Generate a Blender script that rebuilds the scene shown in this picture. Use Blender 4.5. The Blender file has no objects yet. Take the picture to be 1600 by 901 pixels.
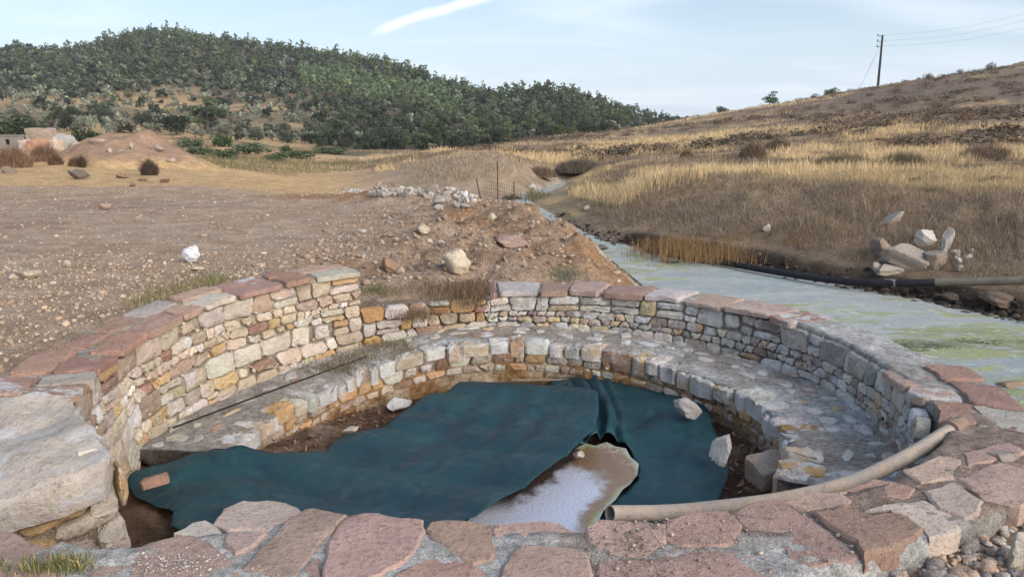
import bpy, bmesh, math, random
import numpy as np
from mathutils import Vector, Matrix
from mathutils.geometry import delaunay_2d_cdt
rng = np.random.default_rng(11); random.seed(11)
scene = bpy.context.scene
COL = scene.collection
PI = math.pi

# ------------------------------------------------------------ camera
F, H, HOR = 1200.0, 1.5, 205.0           # focal length in photo pixels, eye height above the coping, horizon row
P = math.atan((450.5 - HOR) / F)
cam_d = bpy.data.cameras.new('camera'); cam = bpy.data.objects.new('camera', cam_d); COL.objects.link(cam)
cam.location = (0, 0, H); cam.rotation_euler = (PI/2 - P, 0, 0)
cam_d.sensor_width = 36; cam_d.lens = 36*F/1600; cam_d.clip_start = 0.05; cam_d.clip_end = 6000
scene.camera = cam

# ------------------------------------------------------------ sky, sun, exposure
SUN_EL, SUN_AZ = math.radians(26), math.radians(135)   # azimuth clockwise from +Y: low, right and a little behind
world = bpy.data.worlds.new('World'); scene.world = world; world.use_nodes = True
wn, wl = world.node_tree.nodes, world.node_tree.links; wn.clear()
def WN(t, **k):
    n = wn.new(t)
    for a, b in k.items(): setattr(n, a, b)
    return n
def wmath(op, a, b=None, c=None):
    n = WN('ShaderNodeMath', operation=op)
    for i, v in enumerate((a, b, c)):
        if v is None: continue
        if isinstance(v, (int, float)): n.inputs[i].default_value = v
        else: wl.new(v, n.inputs[i])
    return n.outputs[0]
sky = WN('ShaderNodeTexSky', sky_type='NISHITA'); sky.sun_disc = False
sky.sun_elevation = SUN_EL; sky.sun_rotation = SUN_AZ; sky.altitude = 50; sky.air_density = 1.0; sky.dust_density = 2.2; sky.ozone_density = 1.6
tc = WN('ShaderNodeTexCoord'); sp = WN('ShaderNodeSeparateXYZ'); wl.new(tc.outputs['Generated'], sp.inputs[0])
zc = wmath('ADD', wmath('MAXIMUM', sp.outputs[2], 0.0), 0.12)
cb = WN('ShaderNodeCombineXYZ'); wl.new(wmath('DIVIDE', sp.outputs[0], zc), cb.inputs[0]); wl.new(wmath('DIVIDE', sp.outputs[1], zc), cb.inputs[1])
mp = WN('ShaderNodeMapping'); wl.new(cb.outputs[0], mp.inputs[0]); mp.inputs['Rotation'].default_value = (0, 0, 0.5); mp.inputs['Scale'].default_value = (0.6, 1.0, 1)
nz = WN('ShaderNodeTexNoise'); nz.inputs['Scale'].default_value = 1.1; nz.inputs['Detail'].default_value = 7; nz.inputs['Roughness'].default_value = 0.55; nz.inputs['Distortion'].default_value = 0.6
wl.new(mp.outputs[0], nz.inputs['Vector'])
cr = WN('ShaderNodeMapRange', interpolation_type='SMOOTHSTEP'); wl.new(nz.outputs[0], cr.inputs[0])
cr.inputs[1].default_value = 0.42; cr.inputs[2].default_value = 0.75; cr.inputs[3].default_value = 0.0; cr.inputs[4].default_value = 0.35
# one bright streak of high cloud: distance to a line in (x/y, z/y) of the view-independent sky direction
yy = wmath('MAXIMUM', sp.outputs[1], 0.05)
su = wmath('DIVIDE', sp.outputs[0], yy); sv = wmath('DIVIDE', sp.outputs[2], yy)
n2 = WN('ShaderNodeTexNoise'); n2.inputs['Scale'].default_value = 9; n2.inputs['Detail'].default_value = 5; wl.new(tc.outputs['Generated'], n2.inputs['Vector'])
wob = wmath('MULTIPLY', wmath('SUBTRACT', n2.outputs[0], 0.5), 0.022)
SX0, SV0, SX1, SV1 = -0.172, 0.121, 0.035, 0.175
slope = (SV1 - SV0) / (SX1 - SX0)
tt = wmath('DIVIDE', wmath('SUBTRACT', su, SX0), SX1 - SX0)
bow = wmath('MULTIPLY', wmath('MULTIPLY', tt, wmath('SUBTRACT', 1.0, tt)), 0.022)
dl = wmath('ABSOLUTE', wmath('ADD', wmath('SUBTRACT', wmath('SUBTRACT', sv, wmath('ADD', wmath('MULTIPLY', tt, SV1 - SV0), SV0)), bow), wob))
def wrange(v, a, b, c, d):
    n = WN('ShaderNodeMapRange', interpolation_type='SMOOTHSTEP'); wl.new(v, n.inputs[0])
    for i, q in enumerate((a, b, c, d)): n.inputs[i+1].default_value = q
    return n.outputs[0]
streak = wmath('MULTIPLY', wrange(dl, 0.0, 0.010, 0.75, 0.0), wmath('MULTIPLY', wrange(tt, -0.06, 0.10, 0, 1), wrange(tt, 0.5, 1.25, 1, 0)))
n3 = WN('ShaderNodeTexNoise'); n3.inputs['Scale'].default_value = 22; n3.inputs['Detail'].default_value = 4; wl.new(tc.outputs['Generated'], n3.inputs['Vector'])
streak = wmath('MULTIPLY', streak, wrange(n3.outputs[0], 0.3, 0.62, 0.15, 1.0))
mask = wmath('MAXIMUM', cr.outputs[0], streak)
hz = wrange(sp.outputs[2], 0.0, 0.22, 0.62, 0.12)          # pale band of haze low over the horizon, all round
mx0 = WN('ShaderNodeMix', data_type='RGBA'); wl.new(hz, mx0.inputs[0]); wl.new(sky.outputs[0], mx0.inputs[6]); mx0.inputs[7].default_value = (5.7, 6.8, 8.1, 1)
mx = WN('ShaderNodeMix', data_type='RGBA'); wl.new(mask, mx.inputs[0]); wl.new(mx0.outputs[2], mx.inputs[6]); mx.inputs[7].default_value = (7.8, 8.0, 8.4, 1)
bg = WN('ShaderNodeBackground'); wl.new(mx.outputs[2], bg.inputs[0]); bg.inputs[1].default_value = 0.081
wo = WN('ShaderNodeOutputWorld'); wl.new(bg.outputs[0], wo.inputs[0])
sun_d = bpy.data.lights.new('sun', 'SUN'); sun_d.energy = 1.6; sun_d.angle = math.radians(50); sun_d.color = (1.0, 0.89, 0.77)
sun = bpy.data.objects.new('sun', sun_d); COL.objects.link(sun)
sdir = Vector((math.sin(SUN_AZ)*math.cos(SUN_EL), math.cos(SUN_AZ)*math.cos(SUN_EL), math.sin(SUN_EL)))
sun.rotation_euler = sdir.to_track_quat('Z', 'Y').to_euler(); sun.location = (20, -10, 20)
vs = scene.view_settings; vs.view_transform = 'Standard'; vs.look = 'None'; vs.gamma = 1; vs.use_curve_mapping = False; vs.exposure = 1.15
scene.cycles.use_denoising = True
scene.cycles.max_bounces = 6

# ------------------------------------------------------------ helpers
def ray(px, py):
    dx = (px-800)/F; dv = (450.5-py)/F
    return np.array([dx, math.cos(P)+dv*math.sin(P), -math.sin(P)+dv*math.cos(P)])
def unp(px, py, z=0.0):                    # where the level z lies in that direction
    d = ray(px, py); return d*((z-H)/d[2]) + np.array([0, 0, H])
def unpd(px, py, Y):                       # where the distance Y lies in that direction
    d = ray(px, py); return d*(Y/d[1]) + np.array([0, 0, H])
def smooth(a, b, x):
    t = np.clip((np.asarray(x, float)-a)/(b-a), 0, 1); return t*t*(3-2*t)
def _h(ix, iy, s):
    n = (ix.astype(np.int64)*374761393 + iy.astype(np.int64)*668265263 + s*1442695041) & 0x7fffffff
    n = ((n ^ (n >> 13))*1274126177) & 0x7fffffff
    return ((n ^ (n >> 16)) & 0xffff)/65535.0
def vnoise(x, y, s=0):
    x = np.asarray(x, float); y = np.asarray(y, float)
    ix, iy = np.floor(x), np.floor(y); fx, fy = x-ix, y-iy
    fx = fx*fx*(3-2*fx); fy = fy*fy*(3-2*fy)
    a, b, c, d = _h(ix, iy, s), _h(ix+1, iy, s), _h(ix, iy+1, s), _h(ix+1, iy+1, s)
    return (a*(1-fx)+b*fx)*(1-fy)+(c*(1-fx)+d*fx)*fy
def fbm(x, y, o=4, s=0, g=0.5):
    v = 0; a = 1; t = 0
    for i in range(o):
        v = v+a*vnoise(x*2**i+17.3*i, y*2**i-9.1*i, s+i); t += a; a *= g
    return v/t-0.5
def np_mesh(name, V, Fc, col=None, smooth_=True):
    V = np.ascontiguousarray(V, np.float32); Fc = np.ascontiguousarray(Fc, np.int32)
    m = bpy.data.meshes.new(name); k = Fc.shape[1]
    m.vertices.add(len(V)); m.vertices.foreach_set('co', V.ravel())
    m.loops.add(Fc.size); m.loops.foreach_set('vertex_index', Fc.ravel())
    m.polygons.add(len(Fc)); m.polygons.foreach_set('loop_start', np.arange(len(Fc), dtype=np.int32)*k)
    m.polygons.foreach_set('use_smooth', np.full(len(Fc), smooth_))
    if col is not None:
        a = m.color_attributes.new('Col', 'FLOAT_COLOR', 'POINT')
        c = np.ones((len(V), 4), np.float32); c[:, :3] = col; a.data.foreach_set('color', c.ravel())
    m.update(calc_edges=True); return m
def py_mesh(name, V, Fc, smooth_=True):
    m = bpy.data.meshes.new(name); m.from_pydata([tuple(v) for v in V], [], [tuple(f) for f in Fc])
    if smooth_: m.polygons.foreach_set('use_smooth', [True]*len(m.polygons))
    m.update(); return m
def ob(name, mesh, mat=None, parent=None, loc=None):
    o = bpy.data.objects.new(name, mesh); COL.objects.link(o)
    if mat is not None and mesh is not None and len(mesh.materials) == 0: mesh.materials.append(mat)
    if parent is not None: o.parent = parent
    if loc is not None: o.location = loc
    return o
def tag(o, label=None, cat=None, group=None, kind=None):
    if label: o['label'] = label
    if cat: o['category'] = cat
    if group: o['group'] = group
    if kind: o['kind'] = kind
    return o
def empty(name, loc=(0, 0, 0)):
    o = bpy.data.objects.new(name, None); COL.objects.link(o); o.location = loc; o.empty_display_size = 0.1; return o
def copy_tree(o, parent=None):
    c = o.copy(); COL.objects.link(c); c.parent = parent
    for ch in list(o.children): copy_tree(ch, c)
    return c

# ------------------------------------------------------------ materials
class NT:
    def __init__(s, name):
        s.m = bpy.data.materials.new(name); s.m.use_nodes = True; s.t = s.m.node_tree; s.t.nodes.clear()
        s.out = s.n('ShaderNodeOutputMaterial'); s.b = s.n('ShaderNodeBsdfPrincipled'); s.l(s.b.outputs[0], s.out.inputs[0])
    def n(s, t, **k):
        q = s.t.nodes.new(t)
        for a, b in k.items(): setattr(q, a, b)
        return q
    def l(s, a, b): s.t.links.new(a, b)
    def put(s, sock, v):
        if isinstance(v, (int, float)): sock.default_value = v
        elif isinstance(v, tuple): sock.default_value = v if len(v) == 4 or sock.type == 'VECTOR' else v+(1,)
        else: s.l(v, sock)
    def math(s, op, a, b=0.0):
        q = s.n('ShaderNodeMath', operation=op); s.put(q.inputs[0], a); s.put(q.inputs[1], b); return q.outputs[0]
    def mix(s, f, a, b, mode='MIX'):
        q = s.n('ShaderNodeMix', data_type='RGBA', blend_type=mode); s.put(q.inputs[0], f); s.put(q.inputs[6], a); s.put(q.inputs[7], b); return q.outputs[2]
    def rng(s, v, a, b, c=0.0, d=1.0):
        q = s.n('ShaderNodeMapRange', interpolation_type='SMOOTHSTEP'); s.put(q.inputs[0], v)
        for i, w in enumerate((a, b, c, d)): q.inputs[i+1].default_value = w
        return q.outputs[0]
    def noise(s, vec, scale, detail=4, rough=0.55, dist=0.0):
        q = s.n('ShaderNodeTexNoise'); s.l(vec, q.inputs['Vector'])
        q.inputs['Scale'].default_value = scale; q.inputs['Detail'].default_value = detail; q.inputs['Roughness'].default_value = rough; q.inputs['Distortion'].default_value = dist
        return q.outputs[0]
    def voro(s, vec, scale, feature='F1'):
        q = s.n('ShaderNodeTexVoronoi', feature=feature); s.l(vec, q.inputs['Vector']); q.inputs['Scale'].default_value = scale; return q
    def pos(s, rand=False):
        g = s.n('ShaderNodeNewGeometry').outputs['Position']
        if not rand: return g
        oi = s.n('ShaderNodeObjectInfo'); v = s.n('ShaderNodeVectorMath', operation='MULTIPLY_ADD')
        cbn = s.n('ShaderNodeCombineXYZ'); s.l(oi.outputs['Random'], cbn.inputs[0]); s.l(oi.outputs['Random'], cbn.inputs[2])
        s.l(cbn.outputs[0], v.inputs[0]); v.inputs[1].default_value = (37, 0, 53); s.l(g, v.inputs[2]); return v.outputs[0]
    def bump(s, h, strength, dist, normal=None):
        q = s.n('ShaderNodeBump'); s.put(q.inputs['Strength'], strength); q.inputs['Distance'].default_value = dist; s.l(h, q.inputs['Height'])
        if normal is not None: s.l(normal, q.inputs['Normal'])
        return q.outputs[0]
    def done(s, col, rough=0.85, normal=None, spec=0.3):
        s.put(s.b.inputs['Base Color'], col); s.put(s.b.inputs['Roughness'], rough); s.b.inputs['Specular IOR Level'].default_value = spec
        if normal is not None: s.l(normal, s.b.inputs['Normal'])
        return s.m
def mat_stone(name, lime=0.35, limecol=(0.62, 0.61, 0.6), grain=1.0, pits=True):
    s = NT(name); p = s.pos(True); oc = s.n('ShaderNodeObjectInfo').outputs['Color']
    a = s.noise(p, 7, 6, 0.6); b = s.noise(p, 38, 5, 0.65); c = s.noise(p, 150, 3, 0.6)
    col = s.mix(1.0, oc, s.mix(a, (0.62, 0.6, 0.58), (1.34, 1.32, 1.28)), 'MULTIPLY')
    col = s.mix(s.rng(b, 0.5, 0.72), col, s.mix(1.0, col, (0.6, 0.55, 0.5), 'MULTIPLY'))
    col = s.mix(s.rng(c, 0.58, 0.75, 0, 0.5), col, (0.66, 0.62, 0.56))
    col = s.mix(s.rng(c, 0.42, 0.28, 0, 0.55), col, (0.1, 0.08, 0.065))
    lm = s.math('ADD', s.noise(p, 5.5, 5, 0.62, 0.4), s.math('MULTIPLY', s.math('SUBTRACT', b, 0.5), 0.35))
    col = s.mix(s.rng(lm, 0.62-0.3*lime, 0.78-0.3*lime, 0, 0.85), col, limecol)
    v = s.voro(p, 55); pit = s.rng(v.outputs['Distance'], 0.0, 0.3)
    h = s.math('ADD', s.math('MULTIPLY', a, 0.8), s.math('ADD', s.math('MULTIPLY', b, 0.6), s.math('MULTIPLY', c, 0.22)))
    if pits: h = s.math('ADD', h, s.math('MULTIPLY', pit, 0.12))
    return s.done(col, 0.9, s.bump(h, 0.9*grain, 0.03), 0.2)
def mat_mortar(name, c1, c2, scale=1.0, bump=0.02):
    s = NT(name); p = s.pos(); a = s.noise(p, 3*scale, 5, 0.6); b = s.noise(p, 26*scale, 6, 0.7); c = s.noise(p, 140*scale, 3, 0.6)
    col = s.mix(s.rng(a, 0.35, 0.65), c1, c2)
    col = s.mix(s.rng(b, 0.55, 0.75, 0, 0.7), col, s.mix(1.0, col, (0.5, 0.46, 0.42), 'MULTIPLY'))
    col = s.mix(s.rng(c, 0.55, 0.7, 0, 0.5), col, s.mix(1.0, col, (1.35, 1.35, 1.35), 'MULTIPLY'))
    h = s.math('ADD', s.math('MULTIPLY', b, 1.0), s.math('MULTIPLY', c, 0.5))
    return s.done(col, 0.95, s.bump(h, 1.0, bump), 0.15)
def mat_plain(name, col, rough=0.7, var=0.35, scale=20, bump=0.004, spec=0.3, objcol=False, metal=0.0):
    s = NT(name); p = s.pos(True); a = s.noise(p, scale, 5, 0.6)
    base = s.n('ShaderNodeObjectInfo').outputs['Color'] if objcol else col
    c = s.mix(1.0, base, s.mix(s.rng(a, 0.3, 0.7), (1-var,)*3, (1+var,)*3), 'MULTIPLY')
    s.b.inputs['Metallic'].default_value = metal
    return s.done(c, rough, s.bump(a, 0.8, bump), spec)
def mat_attr(name, rough=0.9, scale=60, bump=0.01, var=0.3, spec=0.15, transl=0.0, objmul=False):
    s = NT(name); at = s.n('ShaderNodeAttribute', attribute_name='Col'); c = at.outputs['Color']
    if objmul: c = s.mix(1.0, c, s.n('ShaderNodeObjectInfo').outputs['Color'], 'MULTIPLY')
    nrm = None
    if bump:
        p = s.pos(); a = s.noise(p, scale, 4, 0.65); c = s.mix(1.0, c, s.mix(s.rng(a, 0.3, 0.7), (1-var,)*3, (1+var,)*3), 'MULTIPLY'); nrm = s.bump(a, 1.0, bump)
    m = s.done(c, rough, nrm, spec)
    if transl:
        t = s.n('ShaderNodeBsdfTranslucent'); s.put(t.inputs[0], c); q = s.n('ShaderNodeMixShader'); q.inputs[0].default_value = transl
        s.l(s.b.outputs[0], q.inputs[1]); s.l(t.outputs[0], q.inputs[2]); s.l(q.outputs[0], s.out.inputs[0])
    return m
# ------------------------------------------------------------ pool plan (shared by ground and masonry)
CX, CY = -0.08, 5.1
RX, RY = 2.60, 2.36            # inner top edge of the ring wall
BX, BY = 1.93, 1.80            # edge of the bench
def ell(t, o=0.0, rx=RX, ry=RY):
    t = math.radians(t); return CX+(rx+o)*math.cos(t), CY+(ry+o)*math.sin(t)
def norm180(t): return (t+180) % 360-180
def tabf(tab):
    a = np.array([k for k, _ in tab], float); v = np.array([w for _, w in tab], float)
    a = np.concatenate([a-360, a, a+360]); v = np.concatenate([v, v, v])
    return lambda t: np.interp(t, a, v)
ztop_f = tabf([(-135, 0.0), (-109, 0.0), (-60, 0.0), (-40, 0.0), (-28, -0.03), (0, -0.05), (30, -0.01), (60, -0.02), (92, -0.06), (95, -0.13), (120.6, -0.13), (120.9, 0.23), (137, 0.19), (155, 0.14), (169, 0.07), (180, 0.03), (205, 0.04)])
zbench_f = tabf([(-30, -0.42), (0, -0.46), (45, -0.44), (60, -0.41), (90, -0.40), (105, -0.43), (123, -0.53), (147, -0.65), (170, -0.70), (192, -0.72), (215, -0.7)])
def pool_to(x, y):
    x = np.asarray(x, float); y = np.asarray(y, float)
    t = np.degrees(np.arctan2((y-CY)/RY, (x-CX)/RX)); k = np.hypot((x-CX)/RX, (y-CY)/RY)
    return t, (k-1)*2.48
# ------------------------------------------------------------ far terrain: per column of sight (photo px at the horizon): (distance, photo row or level)
TAB = {
 -400: [(1, 0.0), (20, 0.0), (36, 0.1), (60, 235), (80, 220), (150, 170), (260, 100), (330, 80), (700, 20.0)],
 0:    [(1, 0.0), (20, 0.0), (36, 0.1), (55, 228), (75, 217), (110, 188), (160, 145), (230, 95), (300, 72), (700, 20.0)],
 130:  [(1, 0.0), (20, 0.0), (36, 0.1), (55, 230), (75, 217), (110, 192), (160, 152), (230, 105), (300, 80), (700, 20.0)],
 210:  [(1, 0.0), (20, 0.0), (36, 0.0), (55, 232), (75, 218), (110, 196), (150, 164), (220, 95), (285, 56), (700, 20.0)],
 270:  [(1, 0.0), (20, 0.0), (34, 0.0), (55, 234), (75, 219), (110, 197), (150, 164), (220, 92), (285, 50), (700, 20.0)],
 350:  [(1, 0.0), (20, 0.0), (34, -0.2), (55, 238), (75, 223), (110, 202), (150, 170), (220, 105), (280, 68), (700, 20.0)],
 450:  [(1, 0.0), (20, 0.0), (32, -0.5), (55, 243), (78, 230), (110, 206), (150, 172), (220, 112), (280, 76), (700, 15.0)],
 560:  [(1, 0.0), (18, 0.0), (26, -0.3), (40, 264), (60, 246), (82, 234), (110, 210), (150, 178), (220, 122), (270, 92), (700, 10.0)],
 640:  [(1, 0.0), (18, 0.0), (23, -0.3), (25, -0.3), (29, 258), (34, 256), (48, 246), (62, 243), (85, 236), (110, 216), (150, 184), (210, 133), (250, 112), (700, 8.0)],
 710:  [(1, 0.0), (16, 0.0), (21, -0.4), (23.5, -0.5), (27.5, 243), (34, 246), (46, 234), (56, 238), (90, 234), (120, 215), (160, 185), (240, 141), (700, 6.0)],
 770:  [(1, 0.0), (15, 0.0), (20, -0.4), (23.5, -0.5), (27.5, 237), (34, 241), (52, 228), (64, 232), (100, 226), (150, 198), (225, 153), (700, 5.0)],
 830:  [(1, 0.0), (14, 0.0), (18, -0.4), (24, -0.5), (27, -0.1), (30, 258), (38, 247), (60, 219), (74, 225), (110, 216), (150, 195), (220, 147), (700, 4.0)],
 890:  [(1, 0.0), (12, 0.0), (15, -0.3), (20, 288), (26, 276), (31, 266), (42, 241), (70, 210), (86, 216), (130, 202), (170, 180), (220, 143), (700, 3.0)],
 1000: [(1, 0.0), (8, 0.0), (12, 0.2), (16.5, 287), (22, 272), (30, 252), (50, 225), (90, 197), (108, 203), (160, 194), (210, 179), (700, 2.0)],
 1070: [(1, 0.0), (8, 0.1), (12, 0.3), (16.0, 287), (22, 268), (30, 248), (50, 219), (105, 187), (130, 192), (200, 188), (700, 0.0)],
 1200: [(1, 0.0), (8, 0.1), (11, 0.3), (14.8, 290), (20, 270), (30, 240), (50, 209), (115, 166), (140, 172), (220, 186), (700, 0.0)],
 1377: [(1, 0.0), (8, 0.1), (10, 0.3), (14.0, 294), (20, 268), (30, 237), (60, 184), (125, 134), (155, 142), (250, 165), (700, 2.0)],
 1600: [(1, 0.0), (6, 0.0), (9, 0.3), (13.0, 297), (18, 270), (28, 232), (60, 160), (122, 92), (155, 102), (250, 140), (700, 5.0)],
 2000: [(1, 0.0), (6, 0.0), (8, 0.4), (11.5, 300), (18, 255), (28, 205), (60, 120), (115, 45), (155, 55), (250, 110), (700, 8.0)],
}
def row_z(Y, v): return v if abs(v) <= 20 else H+(ray(800, v)[2]/ray(800, v)[1])*Y
LC = np.arange(-400, 2001, 8.0); LY = np.linspace(0, math.log(2500), 330)
cols = sorted(TAB); tz = np.array([np.interp(LY, [math.log(a) for a, _ in TAB[c]], [row_z(a, b) for a, b in TAB[c]]) for c in cols])
LZ = np.array([[np.interp(c, cols, tz[:, j]) for j in range(len(LY))] for c in LC])
def blur(A, ax, n, it):
    for _ in range(it):
        pw = [(0, 0), (0, 0)]; pw[ax] = (n, n); B = np.pad(A, pw, mode='edge')
        A = sum(np.take(B, range(i, i+A.shape[ax]), axis=ax) for i in range(2*n+1))/(2*n+1)
    return A
LZ = blur(blur(LZ, 1, 1, 2), 0, 3, 2)
def table_z(x, y):
    az = np.arctan2(x, y); az = np.clip(az, math.radians(-44), math.radians(44)); d = np.hypot(x, y)
    c = 800+F*np.tan(az)/math.cos(P); Yd = np.maximum(d*np.cos(az), 1.001)
    u = np.clip((c+400)/8, 0, len(LC)-1.001); v = np.clip(np.log(Yd)/(LY[1]-LY[0]), 0, len(LY)-1.001)
    i, j = u.astype(int), v.astype(int); fu, fv = u-i, v-j
    return (LZ[i, j]*(1-fu)+LZ[i+1, j]*fu)*(1-fv)+(LZ[i, j+1]*(1-fu)+LZ[i+1, j+1]*fu)*fv
def sight(x, y):      # column of sight
    return 800+F*np.tan(np.clip(np.arctan2(x, y), -1.3, 1.3))/math.cos(P)
# ------------------------------------------------------------ stream outline at water level
WL = -0.50
left_px = [(880, 284), (866, 291), (836, 301), (806, 308), (796, 316), (824, 327), (852, 340), (880, 358), (915, 380), (946, 399), (978, 424), (1005, 446)]
right_px = [(1600, 502), (1530, 486), (1470, 473), (1400, 460), (1330, 448), (1250, 433), (1180, 418), (1100, 405), (1050, 397), (1000, 387), (955, 377), (922, 366), (890, 350), (864, 335), (842, 323), (826, 313), (850, 303), (878, 293), (886, 286)]
SP = [tuple(unp(a, b, WL)[:2]) for a, b in left_px]+[(1.6, 7.35), (2.3, 6.4), (2.75, 5.4), (2.95, 4.6), (3.15, 4.28), (3.6, 4.1), (4.6, 4.2), (7, 4.6), (14, 4.5), (14, 8.6)]
SR = [tuple(unp(a, b, WL)[:2]) for a, b in right_px]
POLY = np.array(SP+SR); NL = len(SP)
def seg_dist(x, y, A, B):
    ab = B-A; t = np.clip(((x-A[0])*ab[0]+(y-A[1])*ab[1])/max(ab@ab, 1e-9), 0, 1)
    return np.hypot(x-A[0]-t*ab[0], y-A[1]-t*ab[1])
def inside(x, y, poly):
    r = np.zeros(np.shape(x), bool); j = len(poly)-1
    for i in range(len(poly)):
        (xi, yi), (xj, yj) = poly[i], poly[j]
        c = ((yi > y) != (yj > y)) & (x < (xj-xi)*(y-yi)/((yj-yi) or 1e-9)+xi); r ^= c; j = i
    return r
def stream(x, y):
    dl = np.full(np.shape(x), 1e9); dr = dl.copy(); n = len(POLY)
    for i in range(n):
        d = seg_dist(x, y, POLY[i], POLY[(i+1) % n])
        if i < NL-3 or i == n-1: dl = np.minimum(dl, d)
        elif i >= NL-1: dr = np.minimum(dr, d)
        else: dl = np.minimum(dl, d)
    ins = inside(x, y, POLY); return dl, dr, ins
def ground(x, y, fine=True):
    x = np.asarray(x, float); y = np.asarray(y, float)
    d = np.hypot(x, y); z = table_z(x, y)
    t, o = pool_to(x, y)
    # around the ring: gravel level in front, earth up to the coping on the left
    gl = np.interp(norm180(t-90), [-180, -165, -150, -120, -90, -40, -20, 0, 10, 31, 36, 80, 100, 125, 160, 180], [-0.24, -0.16, -0.11, -0.11, -0.26, -0.28, -0.2, -0.14, -0.16, -0.16, 0.15, 0.05, -0.03, -0.12, -0.26, -0.24])
    z = z+(gl-z)*(1-smooth(0.5, 2.2, o))
    z = np.where((y < 2.6) & (d < 12), z+(-0.26-z)*smooth(2.2, 1.0, y)*smooth(12, 6, d), z)
    # spoil heap between pool and stream
    cc = sight(x, y)
    hp = smooth(7.4, 8.6, y)*smooth(21, 15, y)
    clod = np.abs(fbm(x*0.9, y*0.9, 4, 3))*2
    ridge = smooth(-0.6, 0.4, x)*smooth(2.0, 0.8, x)*smooth(8.0, 9.2, y)*smooth(13.5, 12, y)
    z = z+hp*smooth(-2.6, -0.6, x)*(0.30*clod+0.12*np.abs(fbm(x*3.1, y*3.1, 4, 9))+0.07*fbm(x*8, y*8, 3, 8)+0.0)+ridge*0.03
    for bx, by, br, bh in [(-1.0, 13.2, 1.1, 0.22), (0.2, 12.2, 0.9, 0.20), (-0.1, 14.4, 0.8, 0.18), (-1.1, 10.6, 0.6, 0.22), (-1.9, 15.8, 1.2, 0.25), (-2.6, 17.5, 1.4, 0.25), (1.0, 9.9, 0.6, 0.20), (0.75, 11.2, 0.5, 0.22), (-.3, 9.7, .5, .12)]:
        q = np.hypot(x-bx, y-by)/br; z = z+bh*np.exp(-q*q*1.6)*(1+2.2*fbm(x*2.3, y*2.3, 5, 5))
    # left mound with broken crest, low rise under the ruins
    def mound(bx, by, rx, ry, h, s):
        q = np.hypot((x-bx)/rx, (y-by)/ry); return h*np.clip(1-q, 0, 1)**0.8*(1+0.7*fbm(x*0.5, y*0.5, 4, s))
    z = z+mound(-15.6, 33.5, 3.0, 3.0, 1.15, 21)+mound(-17.2, 34.2, 2.2, 2.6, 0.75, 22)+mound(-19.2, 34.0, 2.4, 2.6, 0.7, 25)+mound(-23.5, 39, 6, 4, 0.45, 23)
    z = z+0.9*np.maximum(fbm(x*0.9, y*0.9, 5, 24), -.1)*smooth(0.25, 1.2, z)*(np.abs(x+17) < 6)*(np.abs(y-33.5) < 6)
    # small relief
    far = smooth(18, 40, d); band = (d > 9) & (cc > 850)
    z = z+0.10*fbm(x*0.35, y*0.35, 3, 31)*smooth(6, 14, d)*(1+far*2)
    z = z+np.where(band, 0.16*fbm(x*0.9, y*0.9, 3, 33)*smooth(12, 16, d), 0)+far*smooth(40, 90, d)*1.6*fbm(x*0.06, y*0.06, 4, 37)
    if fine: z = z+0.03*fbm(x*3, y*3, 4, 41)*smooth(60, 10, d)+0.016*fbm(x*14, y*14, 3, 43)*smooth(20, 5, d)
    # stream bed and banks
    dl, dr, ins = stream(x, y); nz_ = fbm(x*2.2, y*2.2, 4, 51)
    dm = np.where(ins, 0, np.minimum(dl, dr)); right = dr < dl
    dmn = np.maximum(dm+nz_*0.30*smooth(0, .5, dm), 0)
    bl = smooth(0, 1.35, dmn)*0.8+smooth(0, 0.3, dmn)*0.2
    br_ = 0.62*smooth(0.0, 3.0, dmn)+0.22*smooth(0, 0.22, dmn)+0.16*np.clip(dmn/3.4, 0, 1)
    bed = WL+0.02-0.16*np.clip(np.where(ins, np.minimum(dl, dr), 0)/0.5, 0, 1)+0.05*nz_
    k = np.where(right, br_, bl); z = np.where(ins, np.minimum(bed, WL-0.01+0.06*np.maximum(nz_-0.12, 0)), (WL-0.02)+(z-(WL-0.02))*np.clip(k, 0, 1))
    z = z+np.where(~ins & ~right, 1, 0)*smooth(8.2, 8.8, y)*smooth(17, 14, y)*smooth(-2, -1, x)*(0.16*fbm(x*3.3, y*3.3, 4, 55)+0.06*fbm(x*11, y*11, 3, 56))*smooth(0, .25, dm)
    # inside of the pool
    pf = np.interp(x, [-2.6, -1.6, 0, 1.8, 2.5], [-0.86, -0.93, -0.90, -0.80, -0.78])+0.05*fbm(x*2, y*2, 4, 61)+0.018*fbm(x*11, y*11, 3, 62)
    gp = smooth(217, 221.5, t % 360)*smooth(243, 239, t % 360); w = smooth(0.30, 0.14, o); z = z+(pf-z)*w
    ent = np.where(o > 0.02, -0.50+0.3*smooth(.5, .95, o), z); z = z+(np.minimum(ent, z)-z)*gp*smooth(1.2, .9, o)
    return z
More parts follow.
